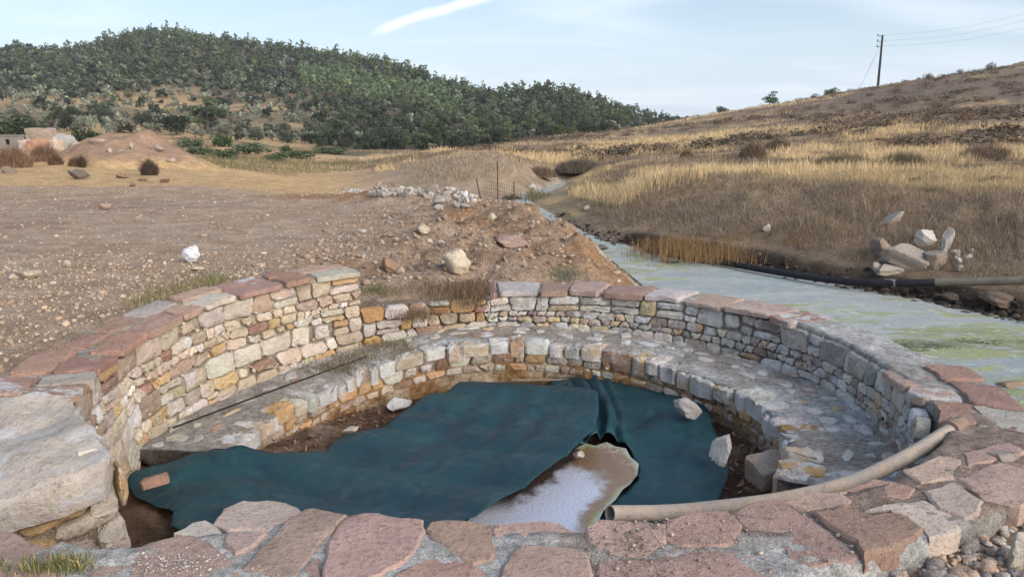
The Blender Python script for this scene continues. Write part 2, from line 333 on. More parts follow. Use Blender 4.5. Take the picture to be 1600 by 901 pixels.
# ------------------------------------------------------------ ground sheet
def build_ground():
    az = np.radians(np.concatenate([np.linspace(-180, -40, 50)[:-1], np.linspace(-40, 40, 530), np.linspace(40, 180, 50)[1:]]))
    r = np.concatenate([np.geomspace(0.4, 1.6, 12)[:-1], np.geomspace(1.6, 40, 360)[:-1], np.geomspace(40, 330, 120)[:-1], np.geomspace(330, 1000, 12)])
    A, R = np.meshgrid(az, r); X = R*np.sin(A); Y = R*np.cos(A); Z = ground(X, Y)
    nr, na = X.shape; V = np.stack([X, Y, Z], -1).reshape(-1, 3)
    i = np.arange(nr-1)[:, None]*na+np.arange(na-1)[None]; q = np.stack([i, i+1, i+na+1, i+na], -1).reshape(-1, 4)[:, ::-1]
    x, y, z = V[:, 0], V[:, 1], V[:, 2]; d = np.hypot(x, y); c = sight(x, y); t, o = pool_to(x, y); dl, dr, ins = stream(x, y)
    n1 = fbm(x*0.25, y*0.25, 4, 71); n2 = fbm(x*1.3, y*1.3, 4, 72); n3 = fbm(x*6, y*6, 3, 73); n4 = fbm(x*0.04, y*0.04, 4, 74)
    colr = np.zeros((len(V), 3)); 
    def lay(w, rgb):
        w = np.clip(w, 0, 1)[:, None]; colr[:] = colr*(1-w)+np.array(rgb)*w
    lay(np.ones(len(V)), (0.44, 0.322, 0.23))                       # trodden stony earth
    lay(smooth(-.1, .2, n2+n3*.5), (0.48, 0.38, 0.29)); lay(smooth(0.05, .25, n1+n3*.4)*.8, (0.33, 0.24, 0.18))
    rut = fbm(x*.22+y*.05, y*1.1-x*.2, 4, 76); lay(smooth(.02, .16, rut)*smooth(22, 16, y)*.55, (0.37, 0.285, 0.22)); lay(smooth(-.04, -.16, rut)*smooth(22, 16, y)*.5, (0.46, 0.37, 0.29))
    yb = 19.5+3*n1+2*smooth(450, 250, c)
    lay(smooth(yb-.5, yb+.8, y+n2*2)*smooth(640, 480, c), (0.60, 0.42, 0.225))   # yellow dry earth to the left
    lay(smooth(yb, yb+1, y)*smooth(640, 480, c)*smooth(0, .25, n2)*.7, (0.48, 0.33, 0.185))
    lay(smooth(-22, -20.5, x)*smooth(-12.5, -13.5, x)*smooth(29.5, 31, y)*smooth(38, 36, y)*smooth(.2, .6, z+n2*1.0+n1*.5)*.9, (0.37, 0.255, 0.19))
    for ox, oy, orr in [(-4.8, 18.2, 1.6), (-3.4, 17.2, 1.0), (-0.85, 11.6, 0.8), (-1.2, 10.9, .35), (1.25, 9.4, 0.8), (.3, 12.6, .3), (1.4, 10.2, .6), (-.7, 13.2, .3), (2.1, 27.5, 2.2), (1.2, 29.0, 2.0), (-.7, 22.8, .9)]:
        lay(smooth(1.15, .45, np.hypot(x-ox, y-oy)/orr+n2*1.0+n3*.4), (0.36, 0.225, 0.13))
    lay(smooth(8, 8.6, y)*smooth(14, 11, y)*smooth(-3.4, -2.0, x)*smooth(2.2, 1.4, x)*smooth(-.02, .16, n2+.4*n3)*.75, (0.29, 0.19, 0.115)); lay(smooth(8.2, 9, y)*smooth(16, 13, y)*smooth(-1.6, -.6, x)*smooth(-.08, .1, -n2+.4*n1)*np.where(ins, 0, 1)*.4, (0.40, 0.265, 0.165))
    fieldw = smooth(20, 30, y)*smooth(600, 700, c)
    rightb = ((dr < dl) & ~ins & (y > 4.5) & (x > .5)) | (fieldw > 0.5)
    w = np.where(rightb, 1.0, 0.0)*smooth(0, .25, dr+n2*.3)
    lay(w, (0.26, 0.20, 0.14)); lay(w*smooth(13, 17, d)*smooth(-.15, .15, n1+n2*.5), (0.48, 0.355, 0.19))
    lobe = smooth(22, 23.5, y)*smooth(33, 30, y)*smooth(590, 640, c)*smooth(920, 870, c); lay(lobe*.9, (0.36, 0.285, 0.205))
    lay(w*smooth(34, 60, d)*smooth(800, 1250, c)*smooth(-.2, .1, n4*1.3+n2*.5), (0.22, 0.17, 0.13))
    lay(w*smooth(0.10, .3, n2+n1*.4)*smooth(20, 30, d)*.6, (0.19, 0.15, 0.115))
    lay(np.where((dr < dl) & ~ins & (y < 14), 1, 0)*smooth(.45, .08, dr+n2*.6), (0.06, 0.046, 0.036))   # wet dark bank foot
    forest = smooth(60, 78, y)*smooth(1085, 1060, c)*np.where((c > 690), smooth(0, 12, y-np.interp(c, [690, 770, 830, 890, 1000, 1070], [50, 60, 70, 82, 100, 118])), 1)
    lay(forest, (0.13, 0.105, 0.07)); lay(forest*smooth(560, 430, c)*smooth(185, 150, y)*.9, (0.24, 0.19, 0.12)); lay(forest*smooth(-.12, .0, n4+.45*n1)*smooth(560, 430, c)*smooth(175, 145, y), (0.46, 0.33, 0.18))
    lay(smooth(42, 55, y)*smooth(78, 66, y)*smooth(680, 560, c)*smooth(-.2, .1, n1), (0.15, 0.13, 0.075))
    inb = ins & (y < 60); lay(np.where(inb, 1, 0), (0.52, 0.53, 0.47)); lay(np.where(inb, 1, 0)*smooth(.0, .2, n2), (0.40, 0.40, 0.26)); lay(np.where(inb & (y > 19), 1, 0)*smooth(.0, .15, n2+n3*.3)*.7, (0.45, 0.28, 0.12))
    lay(np.where(~ins & (dl < dr) & (y > 8.4), 1, 0)*smooth(.28, .05, dl+n2*.4)*smooth(9, 11, y)*.8, (0.5, 0.5, 0.47))
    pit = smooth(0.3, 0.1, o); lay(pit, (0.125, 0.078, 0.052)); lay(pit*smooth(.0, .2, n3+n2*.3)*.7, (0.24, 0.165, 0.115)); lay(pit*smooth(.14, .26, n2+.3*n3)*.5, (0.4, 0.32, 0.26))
    m = np_mesh('ground', V, q, colr)
    s = NT('earth'); at = s.n('ShaderNodeAttribute', attribute_name='Col').outputs['Color']; p = s.pos()
    a = s.noise(p, 2.2, 5, 0.62); b = s.noise(p, 17, 6, 0.68); cN = s.noise(p, 85, 4, 0.65)
    col = s.mix(1.0, at, s.mix(s.rng(a, .3, .7), (0.8, 0.79, 0.78), (1.18, 1.18, 1.18)), 'MULTIPLY')
    col = s.mix(1.0, col, s.mix(s.rng(b, .3, .7), (0.72, 0.71, 0.7), (1.25, 1.25, 1.25)), 'MULTIPLY')
    col = s.mix(1.0, col, s.mix(s.rng(cN, .3, .7), (0.66, 0.65, 0.64), (1.32, 1.32, 1.33)), 'MULTIPLY')
    h = s.math('ADD', s.math('MULTIPLY', b, 1.0), s.math('MULTIPLY', cN, 0.45))
    o_ = ob('ground', m, s.done(col, 0.95, s.bump(h, 1.0, 0.05), 0.12)); tag(o_, kind='structure', label='stony earth sloping up to dry grass and wooded hills')
build_ground()
# ------------------------------------------------------------ stream water: milky turquoise with mats of algae
def build_stream():
    q = POLY.copy(); cxy = q.mean(0)
    pts = [Vector((a, b)) for a, b in q]
    gx, gy = np.meshgrid(np.arange(-1, 14.2, 0.22), np.arange(4.0, 33, 0.22)); gx, gy = gx.ravel(), gy.ravel()
    k = inside(gx, gy, q); r = delaunay_2d_cdt(pts+[Vector((a, b)) for a, b in zip(gx[k], gy[k])], [], [list(range(len(pts)))], 1, 1e-4)
    V = np.array([(v.x, v.y, WL) for v in r[0]]); m = py_mesh('stream', V, r[2])
    if m.polygons[0].normal.z < 0: m.flip_normals()
    s = NT('milky_water'); p = s.pos(); mpn = s.n('ShaderNodeMapping'); s.l(p, mpn.inputs[0]); mpn.inputs['Rotation'].default_value = (0, 0, -0.42); mpn.inputs['Scale'].default_value = (0.42, 1.0, 1.0)
    v = mpn.outputs[0]; a = s.noise(v, 0.75, 6, 0.6, 0.9); b = s.noise(v, 2.6, 7, 0.68, 0.8); f = s.noise(p, 26, 5, 0.7); e = s.noise(v, 0.5, 4, 0.5, 0.3)
    col = s.mix(s.rng(a, .35, .62), (0.30, 0.355, 0.365), (0.46, 0.48, 0.465))
    col = s.mix(s.rng(b, .52, .75, 0, .6), col, (0.54, 0.57, 0.52))
    alg = s.math('ADD', s.math('MULTIPLY', a, .62), s.math('MULTIPLY', b, .5)); ym = s.n('ShaderNodeSeparateXYZ'); s.l(p, ym.inputs[0])
    near = s.rng(ym.outputs[1], 9.5, 4.6, 0.0, 0.085)
    ag = s.math('ADD', alg, near)
    col = s.mix(s.rng(ag, .565, .635, 0, .85), col, s.mix(s.rng(b, .4, .6), (0.15, 0.19, 0.075), (0.33, 0.36, 0.15)))
    col = s.mix(s.rng(s.math('MULTIPLY', ag, s.rng(f, .3, .6, .9, 1.06)), .68, .735, 0, .9), col, (0.05, 0.075, 0.035))
    cr_ = s.noise(p, 5.5, 7, .72, 1.0); col = s.mix(s.rng(cr_, .55, .63, 0, .6), col, (0.60, 0.60, 0.54)); col = s.mix(s.rng(cr_, .42, .34, 0, .55), col, (0.20, 0.25, 0.22)); col = s.mix(s.rng(f, .60, .72, 0, .5), col, (0.70, 0.71, 0.66))
    ro = s.rng(b, .35, .6, .45, .9)
    build = s.done(col, ro, s.bump(s.math('ADD', s.math('MULTIPLY', f, .5), b), .7, .05), .4)
    o_ = ob('stream_water', m, build); tag(o_, kind='structure', label='milky turquoise stream with green algae mats')
build_stream()
# ------------------------------------------------------------ masonry pieces
M_STONE = mat_stone('rubble_stone', 0.22, (.58, .55, .51)); M_LIME = mat_stone('limed_stone', 0.55, (.60, .61, .63)); M_SLAB = mat_stone('red_slab', -0.25, grain=0.8); M_ROCK = mat_stone('field_rock', 0.0)
M_MORTAR = mat_mortar('lime_mortar', (0.40, 0.35, 0.30), (0.56, 0.52, 0.47))
def chaikin(p, n=1):
    for _ in range(n):
        q = np.roll(p, -1, 0); p = np.stack([p*0.75+q*0.25, p*0.25+q*0.75], 1).reshape(-1, 2)
    return p
def dens(p, step):                            # points along a polygon's sides
    out = []
    for i in range(len(p)):
        a, b = p[i], p[(i+1) % len(p)]; k = max(1, int(round(np.linalg.norm(b-a)/step)))
        out += [a+(b-a)*j/k for j in range(k)]
    return np.array(out)
def inset(p, d):                              # move every corner inwards by about d
    c = p.mean(0); v = c-p; L = np.linalg.norm(v, axis=1, keepdims=True)+1e-9; return p+v/L*np.minimum(d, 0.4*L)
def piece(outline, depth, bulge, rough, r, flat=False):
    """irregular block: outline (u,v) counter-clockwise, n outwards; returns points (u,v,n) and faces"""
    p = np.array(outline, float); c = p.mean(0); n = len(p); size = math.sqrt(max(1e-6, np.ptp(p[:, 0])*np.ptp(p[:, 1])))
    prof = [(0.97, -depth), (1.0, -0.011), (0.975, -0.001), (0.90, bulge*0.45), (0.66, bulge*0.85), (0.34, bulge)] if not flat else [(0.985, -depth), (1.0, -0.012), (0.985, -0.003), (0.94, 0.0), (0.68, 0.002), (0.36, 0.003)]
    V = []; tl = r.normal(0, 0.05, 2)*(0.4 if flat else 1)
    for k, (s, h) in enumerate(prof):
        q = c+(p-c)*s; jit = r.normal(0, rough*(0.35 if flat and k > 2 else 1), (n, 1)) if k > 0 else np.zeros((n, 1))
        lean = ((q-c)@tl)[:, None] if k > 0 else 0
        V.append(np.concatenate([q+r.normal(0, rough*0.5, (n, 2))*(k > 0), np.full((n, 1), h)+jit+lean], 1))
    V = np.concatenate(V+[np.array([[c[0], c[1], prof[-1][1]+r.normal(0, rough)]])]); Fc = []
    for k in range(len(prof)-1):
        for i in range(n):
            j = (i+1) % n; Fc.append((k*n+i, k*n+j, (k+1)*n+j, (k+1)*n+i))
    b = (len(prof)-1)*n
    for i in range(n): Fc.append((b+i, b+(i+1) % n, len(V)-1))
    return V, Fc
def plate(outline, depth, r, step=.05, amp=.012, freq=5.0, seed=0, edge=.012):
    """flat irregular slab: gridded top with gentle relief, worn edge, sides going down"""
    p = np.array(outline, float); n = len(p); gx, gy = np.meshgrid(np.arange(p[:, 0].min(), p[:, 0].max(), step), np.arange(p[:, 1].min(), p[:, 1].max(), step)); gx = (gx+(np.arange(gx.shape[0])[:, None] % 2)*step/2).ravel()+r.normal(0, step*.1, gx.size); gy = gy.ravel()
    q = inset(p, edge); k = inside(gx, gy, q); gx, gy = gx[k], gy[k]; k = np.min(np.hypot(gx[:, None]-q[None, :, 0], gy[:, None]-q[None, :, 1]), axis=1) > step*.55
    R = delaunay_2d_cdt([Vector(a) for a in q]+[Vector(a) for a in zip(gx[k], gy[k])], [], [list(range(n))], 1, 1e-6); T = np.array([v[:] for v in R[0]])
    c = p.mean(0); tl = r.normal(0, .012, 2); rel = lambda a: amp*2*fbm(a[:, 0]*freq, a[:, 1]*freq, 4, seed)+(a-c)@tl
    V = np.concatenate([np.c_[T, rel(T)+r.normal(0, .0012, len(T))], np.c_[p, rel(p)-edge*.75+r.normal(0, .003, n)], np.c_[c+(p-c)*1.005+r.normal(0, .004, p.shape), np.full(n, -depth*.5)+r.normal(0, .006, n)], np.c_[c+(p-c)*.98, np.full(n, -depth)]]); m = len(T); Fc = [tuple(f) for f in R[2]]
    o = [i for i in range(n)]
    for i in range(n):
        j = (i+1) % n; Fc.append((i, m+i, m+j, j)); Fc.append((m+i, m+n+i, m+n+j, m+j)); Fc.append((m+n+i, m+2*n+i, m+2*n+j, m+n+j))
    f0 = Fc[0]; a, b, d = (V[f0[k]] for k in range(3))
    if np.cross(b-a, d-a)[2] < 0: Fc = [f[::-1] for f in Fc[:len(R[2])]]+Fc[len(R[2]):]
    return V, Fc
def put_piece(name, VF, mapper, mat, parent, color, flip=False):
    V, Fc = VF; W = np.array([mapper(*v) for v in V]); c = W.mean(0)
    if flip: Fc = [f[::-1] for f in Fc]
    m = py_mesh(name, W-c, Fc); m.set_sharp_from_angle(angle=math.radians(28))
    o = ob(name, m, mat, parent, tuple(c)); o.color = (*color, 1); return o
WARM = [((.48, .40, .31), 5), ((.56, .48, .39), 5), ((.50, .36, .20), 1.8), ((.43, .33, .26), 2.2), ((.34, .22, .17), .6), ((.60, .55, .49), 3.2), ((.46, .42, .36), 2)]
GREY = [((.42, .40, .37), 5), ((.50, .46, .41), 4), ((.31, .26, .24), 2), ((.55, .53, .50), 3), ((.46, .37, .27), 2), ((.50, .41, .26), 1.0), ((.36, .35, .35), 2)]
MIXD = [((.46, .43, .39), 4), ((.50, .33, .15), 3), ((.42, .25, .13), 2), ((.33, .22, .17), 2), ((.52, .50, .47), 3), ((.45, .37, .28), 3)]
def pick(pal, r):
    w = np.array([k for _, k in pal]); c = np.array(pal[r.choice(len(pal), p=w/w.sum())][0]); return tuple(np.clip(c*r.normal(1, 0.10)*(1+r.normal(0, 0.025, 3)), 0.02, 0.8))
pool = empty('stone_pool', (CX, CY, -0.9)); tag(pool, 'round sunken pool of rubble stone with inner bench and red slab coping', 'pool')
pool_inv = Matrix.Translation((-CX, -CY, 0.9))
POOLLOC = np.array([CX, CY, -0.9])
def under_pool(o):                            # keep world position under the pool's Empty
    o.parent = pool; o.location = Vector(o.location)-Vector(POOLLOC); return o
W_f = tabf([(-135, 0.62), (-90, 0.74), (-75, 0.60), (-66, 0.52), (-56, 0.53), (-44, 0.60), (-15, 0.58), (5, 0.44), (45, 0.40), (90, 0.46), (140, 0.46), (180, 0.52), (205, 0.6)])
PIER_T = 221.0                                # the left wall stops here; an entrance gap follows
def gap(t):                                   # 1 in the entrance gap between the left wall's end and the front coping
    return float(smooth(220.5, 222, t % 360)*smooth(240, 238, t % 360))
# --- mortar body of the ring
def build_core():
    ts = np.concatenate([np.arange(-121, PIER_T+.1, 0.75)]); V = []; prof_n = None; Fc = []; C = []
    for t in ts:
        zt = float(ztop_f(t))-0.018; zb = -1.05; W = float(W_f(t)); oz = -0.62
        if 94 < t < 121: zt -= 0.02
        zt -= 0.30*float(smooth(203.5, 206, t))
        if -122 < t < -28: zt += 0.010                                # bedding mortar nearly flush with the front slabs
        oi = 0.035+0.46*float(smooth(-105, -120, t))+0.12*float(smooth(-66, -50, t)*smooth(-14, -26, t)); pr = [(oi, z) for z in np.linspace(zb, zt-.02, 14)]+[(o, zt) for o in np.linspace(oi+.02, W-0.02, 16)]+[(W, z) for z in np.linspace(zt-.02, oz, 8)]
        prof_n = len(pr)
        for k, (o, z) in enumerate(pr):
            x, y = ell(t, o); V.append((x, y, z))
    V = np.array(V); a = V.copy(); n1 = fbm(a[:, 0]*9+a[:, 2]*7, a[:, 1]*9-a[:, 2]*5, 4, 81); n2 = fbm(a[:, 0]*30+a[:, 2]*30, a[:, 1]*30-a[:, 2]*21, 3, 82)
    rad = V[:, :2]-np.array([CX, CY]); rad /= np.linalg.norm(rad, axis=1, keepdims=True); top = np.tile(np.array([0]*14+[1]*16+[0]*8), len(ts))
    V[:, :2] += rad*((n1*0.03+n2*0.016)*(1-top))[:, None]; V[:, 2] += (n1*0.03+n2*0.014)*top
    for i in range(len(ts)-1):
        for k in range(prof_n-1):
            q = i*prof_n+k; Fc.append((q, q+prof_n, q+prof_n+1, q+1))
    for i in (0, len(ts)-1): Fc.append(tuple(range(i*prof_n, (i+1)*prof_n))[::(1 if i else -1)])
    tt = np.repeat(ts, prof_n); z = V[:, 2]; col = np.tile(np.array([.47, .43, .38]), (len(V), 1)); nn = fbm(V[:, 0]*1.6, V[:, 1]*1.6+V[:, 2]*2, 4, 84)
    def lay(w, rgb):
        w = np.clip(w, 0, 1)[:, None]; col[:] = col*(1-w)+np.array(rgb)*w
    lay(smooth(125, 165, tt)*smooth(-.2, .1, nn), (.56, .47, .37)); lay(smooth(90, 70, tt)*.8, (.42, .41, .39)); lay(smooth(.05, .2, nn)*smooth(120, 60, tt), (.56, .56, .55))
    lay(smooth(88, 96, tt)*smooth(128, 120, tt)*.85, (.29, .22, .16)); lay(top*smooth(0, -30, tt)*smooth(-122, -118, tt), (.62, .615, .605))
    lay(top*smooth(-6, 4, tt)*smooth(62, 40, tt), (.60, .60, .60))
    lay(top*smooth(-88, -80, tt)*smooth(-12, -26, tt)*smooth(.16, -.02, nn)*.95, (.39, .30, .25))
    m = py_mesh('ring_wall', V-POOLLOC, Fc); at = m.color_attributes.new('Col', 'FLOAT_COLOR', 'POINT'); at.data.foreach_set('color', np.concatenate([col, np.ones((len(V), 1))], 1).astype(np.float32).ravel())
    o = ob('ring_wall', m, None, pool)
    s = NT('ring_mortar'); c = s.n('ShaderNodeAttribute', attribute_name='Col').outputs['Color']; p = s.pos(); b = s.noise(p, 24, 6, .7); f = s.noise(p, 130, 4, .65); a = s.noise(p, 5, 4, .6)
    c = s.mix(1.0, c, s.mix(s.rng(a, .3, .7), (.75,)*3, (1.15,)*3), 'MULTIPLY'); c = s.mix(1.0, c, s.mix(s.rng(b, .3, .7), (.6, .58, .55), (1.2,)*3), 'MULTIPLY'); c = s.mix(1.0, c, s.mix(s.rng(f, .3, .7), (.62,)*3, (1.3,)*3), 'MULTIPLY')
    m.materials.append(s.done(c, .95, s.bump(s.math('ADD', b, s.math('MULTIPLY', f, .6)), 1.0, .03), .12)); return o
ring_wall = build_core()
# --- rubble facing laid in uneven courses
def courses(s0, s1, zlo, zhi, rows, wmin, wmax, r, tall=0.25):
    """polygons (s, z) filling the band between zlo(s) and zhi(s)"""
    hs = r.uniform(0.55, 1.5, rows); cum = np.concatenate([[0], np.cumsum(hs)/hs.sum()]); seeds = r.integers(0, 9999, rows+1)
    def bnd(k, s):
        w = cum[k]+(0 if k in (0, rows) else 0.11*float(fbm(np.array(s*2.7), np.array(k*3.3), 3, int(seeds[k])))); a, b = zlo(s), zhi(s); return a+(b-a)*w
    out = []; small = []
    for k in range(rows):
        s = s0+r.uniform(0, .05); sl = r.normal(0, 0.012)
        while s < s1:
            h = bnd(k+1, s)-bnd(k, s); w = float(np.clip(h*r.uniform(0.75, 2.5), wmin, wmax)); e = min(s+w, s1+.03); sl2 = r.normal(0, 0.014)
            a, b = s+sl, e+sl2; mid = (s+e)/2
            P_ = [(s-sl, bnd(k, s-sl)), (mid, bnd(k, mid)+r.normal(0, .004)), (e-sl2, bnd(k, e-sl2)), (e+sl2, bnd(k+1, e+sl2)), (mid, bnd(k+1, mid)+r.normal(0, .006)), (s+sl, bnd(k+1, s+sl))]
            P_ = np.array(P_)
            if h > 0.105 and r.random() < tall:                      # two thin stones on top of one another
                f = r.uniform(.35, .65); lo = P_.copy(); hi = P_.copy()
                for i, j in ((5, 0), (4, 1), (3, 2)): lo[i] = P_[j]+(P_[i]-P_[j])*(f-.03); hi[j] = P_[j]+(P_[i]-P_[j])*(f+.03)
                out += [lo, hi]
            elif r.random() < 0.10 and w > .1:                       # gap filled by spalls
                cx_, cz_ = P_.mean(0)
                out.append(np.array([P_.mean(0)+(q_-P_.mean(0))*.72 for q_ in P_]))
                for _ in range(3): small.append((cx_+r.normal(0, w*.3), cz_+r.normal(0, h*.3), r.uniform(.010, .018)))
            else: out.append(P_)
            if r.random() < .4: small.append((e+r.normal(0, .006), bnd(k+1, e)+r.normal(0, .008), r.uniform(.007, .016)))
            s = e; sl = sl2
    return out, small
MPD = math.radians(1)*2.48                    # metres of wall per degree
def wall_map(o0=0.0, rx=RX, ry=RY, batter=0.0, zref=0.0):
    def f(s, z, n): x, y = ell(s/MPD, o0-n-batter*(zref-z), rx, ry); return np.array([x, y, z])
    return f
def spalls(name, small, mapper, parent, pal, r, off):
    Vs, Fs, Cs, n0 = [], [], [], 0; base, bf = ICO[0]
    for s, z, q in small:
        ctr = mapper(s, z, -.004); A = base*q*r.uniform(.6, 1.5, 3)*(1+r.normal(0, .1, (len(base), 1))); Vs.append(A+ctr-off); Fs.append(bf+n0); n0 += len(base); Cs.append(np.tile(pick(pal, r), (len(base), 1)))
    if not Vs: return
    m = np_mesh(name, np.concatenate(Vs), np.concatenate(Fs), np.concatenate(Cs)); o = ob(name, m, M_PEB, parent); o['kind'] = 'stuff'; return o
def ico(sub):
    bm = bmesh.new(); bmesh.ops.create_icosphere(bm, subdivisions=sub, radius=1); v = np.array([q.co[:] for q in bm.verts]); f = np.array([[k.index for k in q.verts] for q in bm.faces]); bm.free(); return v, f
ICO = [ico(1), ico(2), ico(3), ico(4)]
M_PEB = mat_attr('pebble', 0.9, 90, 0.006, 0.35)
BAT = 0.05
segs = [(-29, 93.5, 4, GREY, M_LIME, .09, .30, .35), (93.5, 120.6, 3, MIXD, M_STONE, .07, .24, .25), (121.0, PIER_T, 7, WARM, M_STONE, .07, .30, .22)]
n_st = 0
for t0, t1, rows, pal, mt, wmin, wmax, tall in segs:
    r = np.random.default_rng(int(t0)+500)
    lo = lambda s, t1=t1: float(zbench_f(s/MPD))-0.05-(0.20*smooth(177, 184, s/MPD)); hi = lambda s, t0=t0, t1=t1: float(ztop_f(min(max(s/MPD, t0), t1)))-(0.05 if t0 != 93.5 else 0.02)
    polys, small = courses(t0*MPD, t1*MPD, lo, hi, rows, wmin, wmax, r, tall)
    mp_ = wall_map(0.012, batter=BAT, zref=0.0)
    for p in polys:
        p = inset(chaikin(dens(p, .10), 1), r.uniform(.002, .007)); p = p+r.normal(0, .0032, p.shape); c = pick(pal, r)
        tt = p[:, 0].mean()/MPD
        if pal is WARM and tt > 195 and r.random() < .6: c = pick([((.60, .54, .47), 1)], r)
        put_piece('wall_stone', piece(p, .07, r.uniform(.003, .018), .004, r), mp_, mt if r.random() < .8 else (M_STONE if mt is M_LIME else M_LIME), ring_wall, c, flip=True).location -= Vector(POOLLOC); n_st += 1
    spalls('small_stones', small, mp_, ring_wall, pal, r, POOLLOC)
# --- bench round the inside
def bench_k(t, k):                            # k = 0 at the bench edge, 1 at the wall
    return CX+(BX+(RX+.06-BX)*k)*math.cos(math.radians(t)), CY+(BY+(RY+.06-BY)*k)*math.sin(math.radians(t))
BT0, BT1 = -34, 180
def build_bench():
    ts = np.arange(BT0, BT1+.1, 0.75); V = []; Fc = []; K = []
    for t in ts:
        zb = float(zbench_f(t)); pr = [(1-k, zb-.028*k) for k in np.linspace(0, 1, 16)]+[(0.0, z) for z in np.linspace(zb-.045, zb-.20, 6)]+[(-0.02, z) for z in np.linspace(zb-.215, zb-.6, 9)]; nP = len(pr)
        for k, (a, z) in enumerate(pr): V.append((*bench_k(t, a), z)); K.append(k)
    V = np.array(V); K = np.array(K); n1 = fbm(V[:, 0]*5+V[:, 2]*6, V[:, 1]*5-V[:, 2]*4, 4, 91); n2 = fbm(V[:, 0]*22+V[:, 2]*30, V[:, 1]*22-V[:, 2]*20, 3, 92)
    rad = V[:, :2]-np.array([CX, CY]); rad /= np.linalg.norm(rad, axis=1, keepdims=True); top = K < 16
    V[:, 2] += np.where(top, n1*.035+n2*.014, 0); V[:, :2] += rad*np.where(top, 0, n1*.05+n2*.03)[:, None]
    for i in range(len(ts)-1):
        for k in range(nP-1): q = i*nP+k; Fc.append((q, q+1, q+nP+1, q+nP))
    for i in (0, len(ts)-1): Fc.append(tuple(range(i*nP, (i+1)*nP))[::(-1 if i else 1)])
    tt = np.repeat(ts, nP); col = np.tile(np.array([.46, .43, .40]), (len(V), 1)); nn = fbm(V[:, 0]*2.2, V[:, 1]*2.2, 4, 94)
    def lay(w, rgb):
        w = np.clip(w, 0, 1)[:, None]; col[:] = col*(1-w)+np.array(rgb)*w
    lay(top*smooth(-.08, .12, nn)*smooth(150, 120, tt), (.60, .61, .62)); lay(top*smooth(120, 150, tt)*smooth(.1, -.1, nn)*.7, (.42, .34, .27)); lay(top*smooth(70, 100, tt)*smooth(128, 118, tt)*smooth(.1, -.1, nn)*.7, (.36, .29, .22))
    lay(~top*1.0, (.36, .30, .25)); low = (K >= 21)*1.0
    lay(low, (.44, .27, .13)); lay(low*smooth(.0, .2, nn+n1), (.55, .44, .32)); lay(low*smooth(80, 20, tt)*.5, (.40, .30, .20)); lay(low*smooth(.02, .2, n2-n1)*.7, (.24, .13, .07))
    m = py_mesh('bench', V-POOLLOC, Fc); at = m.color_attributes.new('Col', 'FLOAT_COLOR', 'POINT'); at.data.foreach_set('color', np.concatenate([col, np.ones((len(V), 1))], 1).astype(np.float32).ravel())
    m.materials.append(ring_wall.data.materials[0]); return ob('bench', m, None, pool)
bench = build_bench()
r = np.random.default_rng(77); t = BT0+1.0; MB = math.radians(1)*1.87
def edge_map(zb): 
    def f(u, v, n): th = u/MB; k = v/0.62; return np.array([*bench_k(th, k), zb(th)+n])
    return f
while t < BT1-2:                              # dressed stones along the bench edge
    w = r.choice([.09, .12, .16, .20, .26])*r.uniform(.85, 1.15); u0 = t*MB; dp = r.uniform(.12, .26); j = r.normal(0, .012, 8); fr = r.uniform(-.045, -.012)
    p = np.array([(u0, fr+j[0]*.5), (u0+w/2, fr-.012+j[1]*.5), (u0+w, fr+j[2]*.5), (u0+w+j[4], dp+j[3]), (u0+w/2, dp+j[5]), (u0+j[6], dp+j[7])])
    zf = lambda th, a=r.normal(0, .018): float(zbench_f(th))-.03+a
    pal = [((.50, .49, .47), 4), ((.56, .55, .54), 4), ((.50, .34, .17), 2.2), ((.40, .27, .19), 2.2), ((.48, .40, .31), 4)]
    put_piece('edge_stone', piece(inset(chaikin(dens(p, .09), 1), r.uniform(.001, .005)), .115+r.uniform(-.025, .025), r.uniform(.004, .022), .007, r), edge_map(zf), M_LIME, bench, pick(pal, r)).location -= Vector(POOLLOC)
    t += (w-.002)/MB
r = np.random.default_rng(78)
def riser_map():
    def f(s, z, n): th = s/MB; x, y = bench_k(th, -0.02-n/0.62); return np.array([x, y, z])
    return f
polys, small = courses(BT0*MB, BT1*MB, lambda s: float(zbench_f(s/MB))-.29, lambda s: float(zbench_f(s/MB))-.11, 2, .06, .2, r, 0)
for p in polys: put_piece('riser_stone', piece(inset(chaikin(dens(p, .08), 1), .007), .05, r.uniform(.006, .02), .003, r), riser_map(), M_STONE, bench, pick([((.40, .34, .28), 3), ((.46, .30, .16), 2), ((.5, .47, .43), 2), ((.3, .2, .14), 1)], r), flip=True).location -= Vector(POOLLOC)
# flat stones set in the bench top
k = 0; r = np.random.default_rng(79); placed = []
for _ in range(2500):
    th = r.uniform(-30, 178); v = r.uniform(.26, .61); a = r.uniform(.04, .13); b = r.uniform(.03, .08)
    if 62 < th < 150 and r.random() < .55: continue
    u = th*MB*1.22
    if any(abs(u-q[0]) < a+q[2]+.01 and abs(v-q[1]) < b+q[3]+.008 for q in placed): continue
    placed.append((u, v, a, b)); ang = np.sort(r.uniform(0, 2*PI, 9)); p = np.stack([a*np.cos(ang), b*np.sin(ang)], 1)*r.uniform(.85, 1.1, (9, 1))
    zf = lambda q: float(zbench_f(q))
    def fm(uu, vv, n, th=th, v=v): tq = th+uu/(MB*1.22); kk = min((v+vv)/.62, .97); return np.array([*bench_k(tq, kk), float(zbench_f(tq))-.028*(1-kk)+n+.008])
    put_piece('paving_stone', piece(chaikin(p, 1), .03, .006, .002, r), fm, M_LIME if th < 100 else M_STONE, bench, pick([((.54, .53, .51), 4), ((.46, .43, .39), 3), ((.52, .43, .30), 1.5), ((.36, .25, .21), .8)], r)).location -= Vector(POOLLOC)
    k += 1
    if k > 170: break
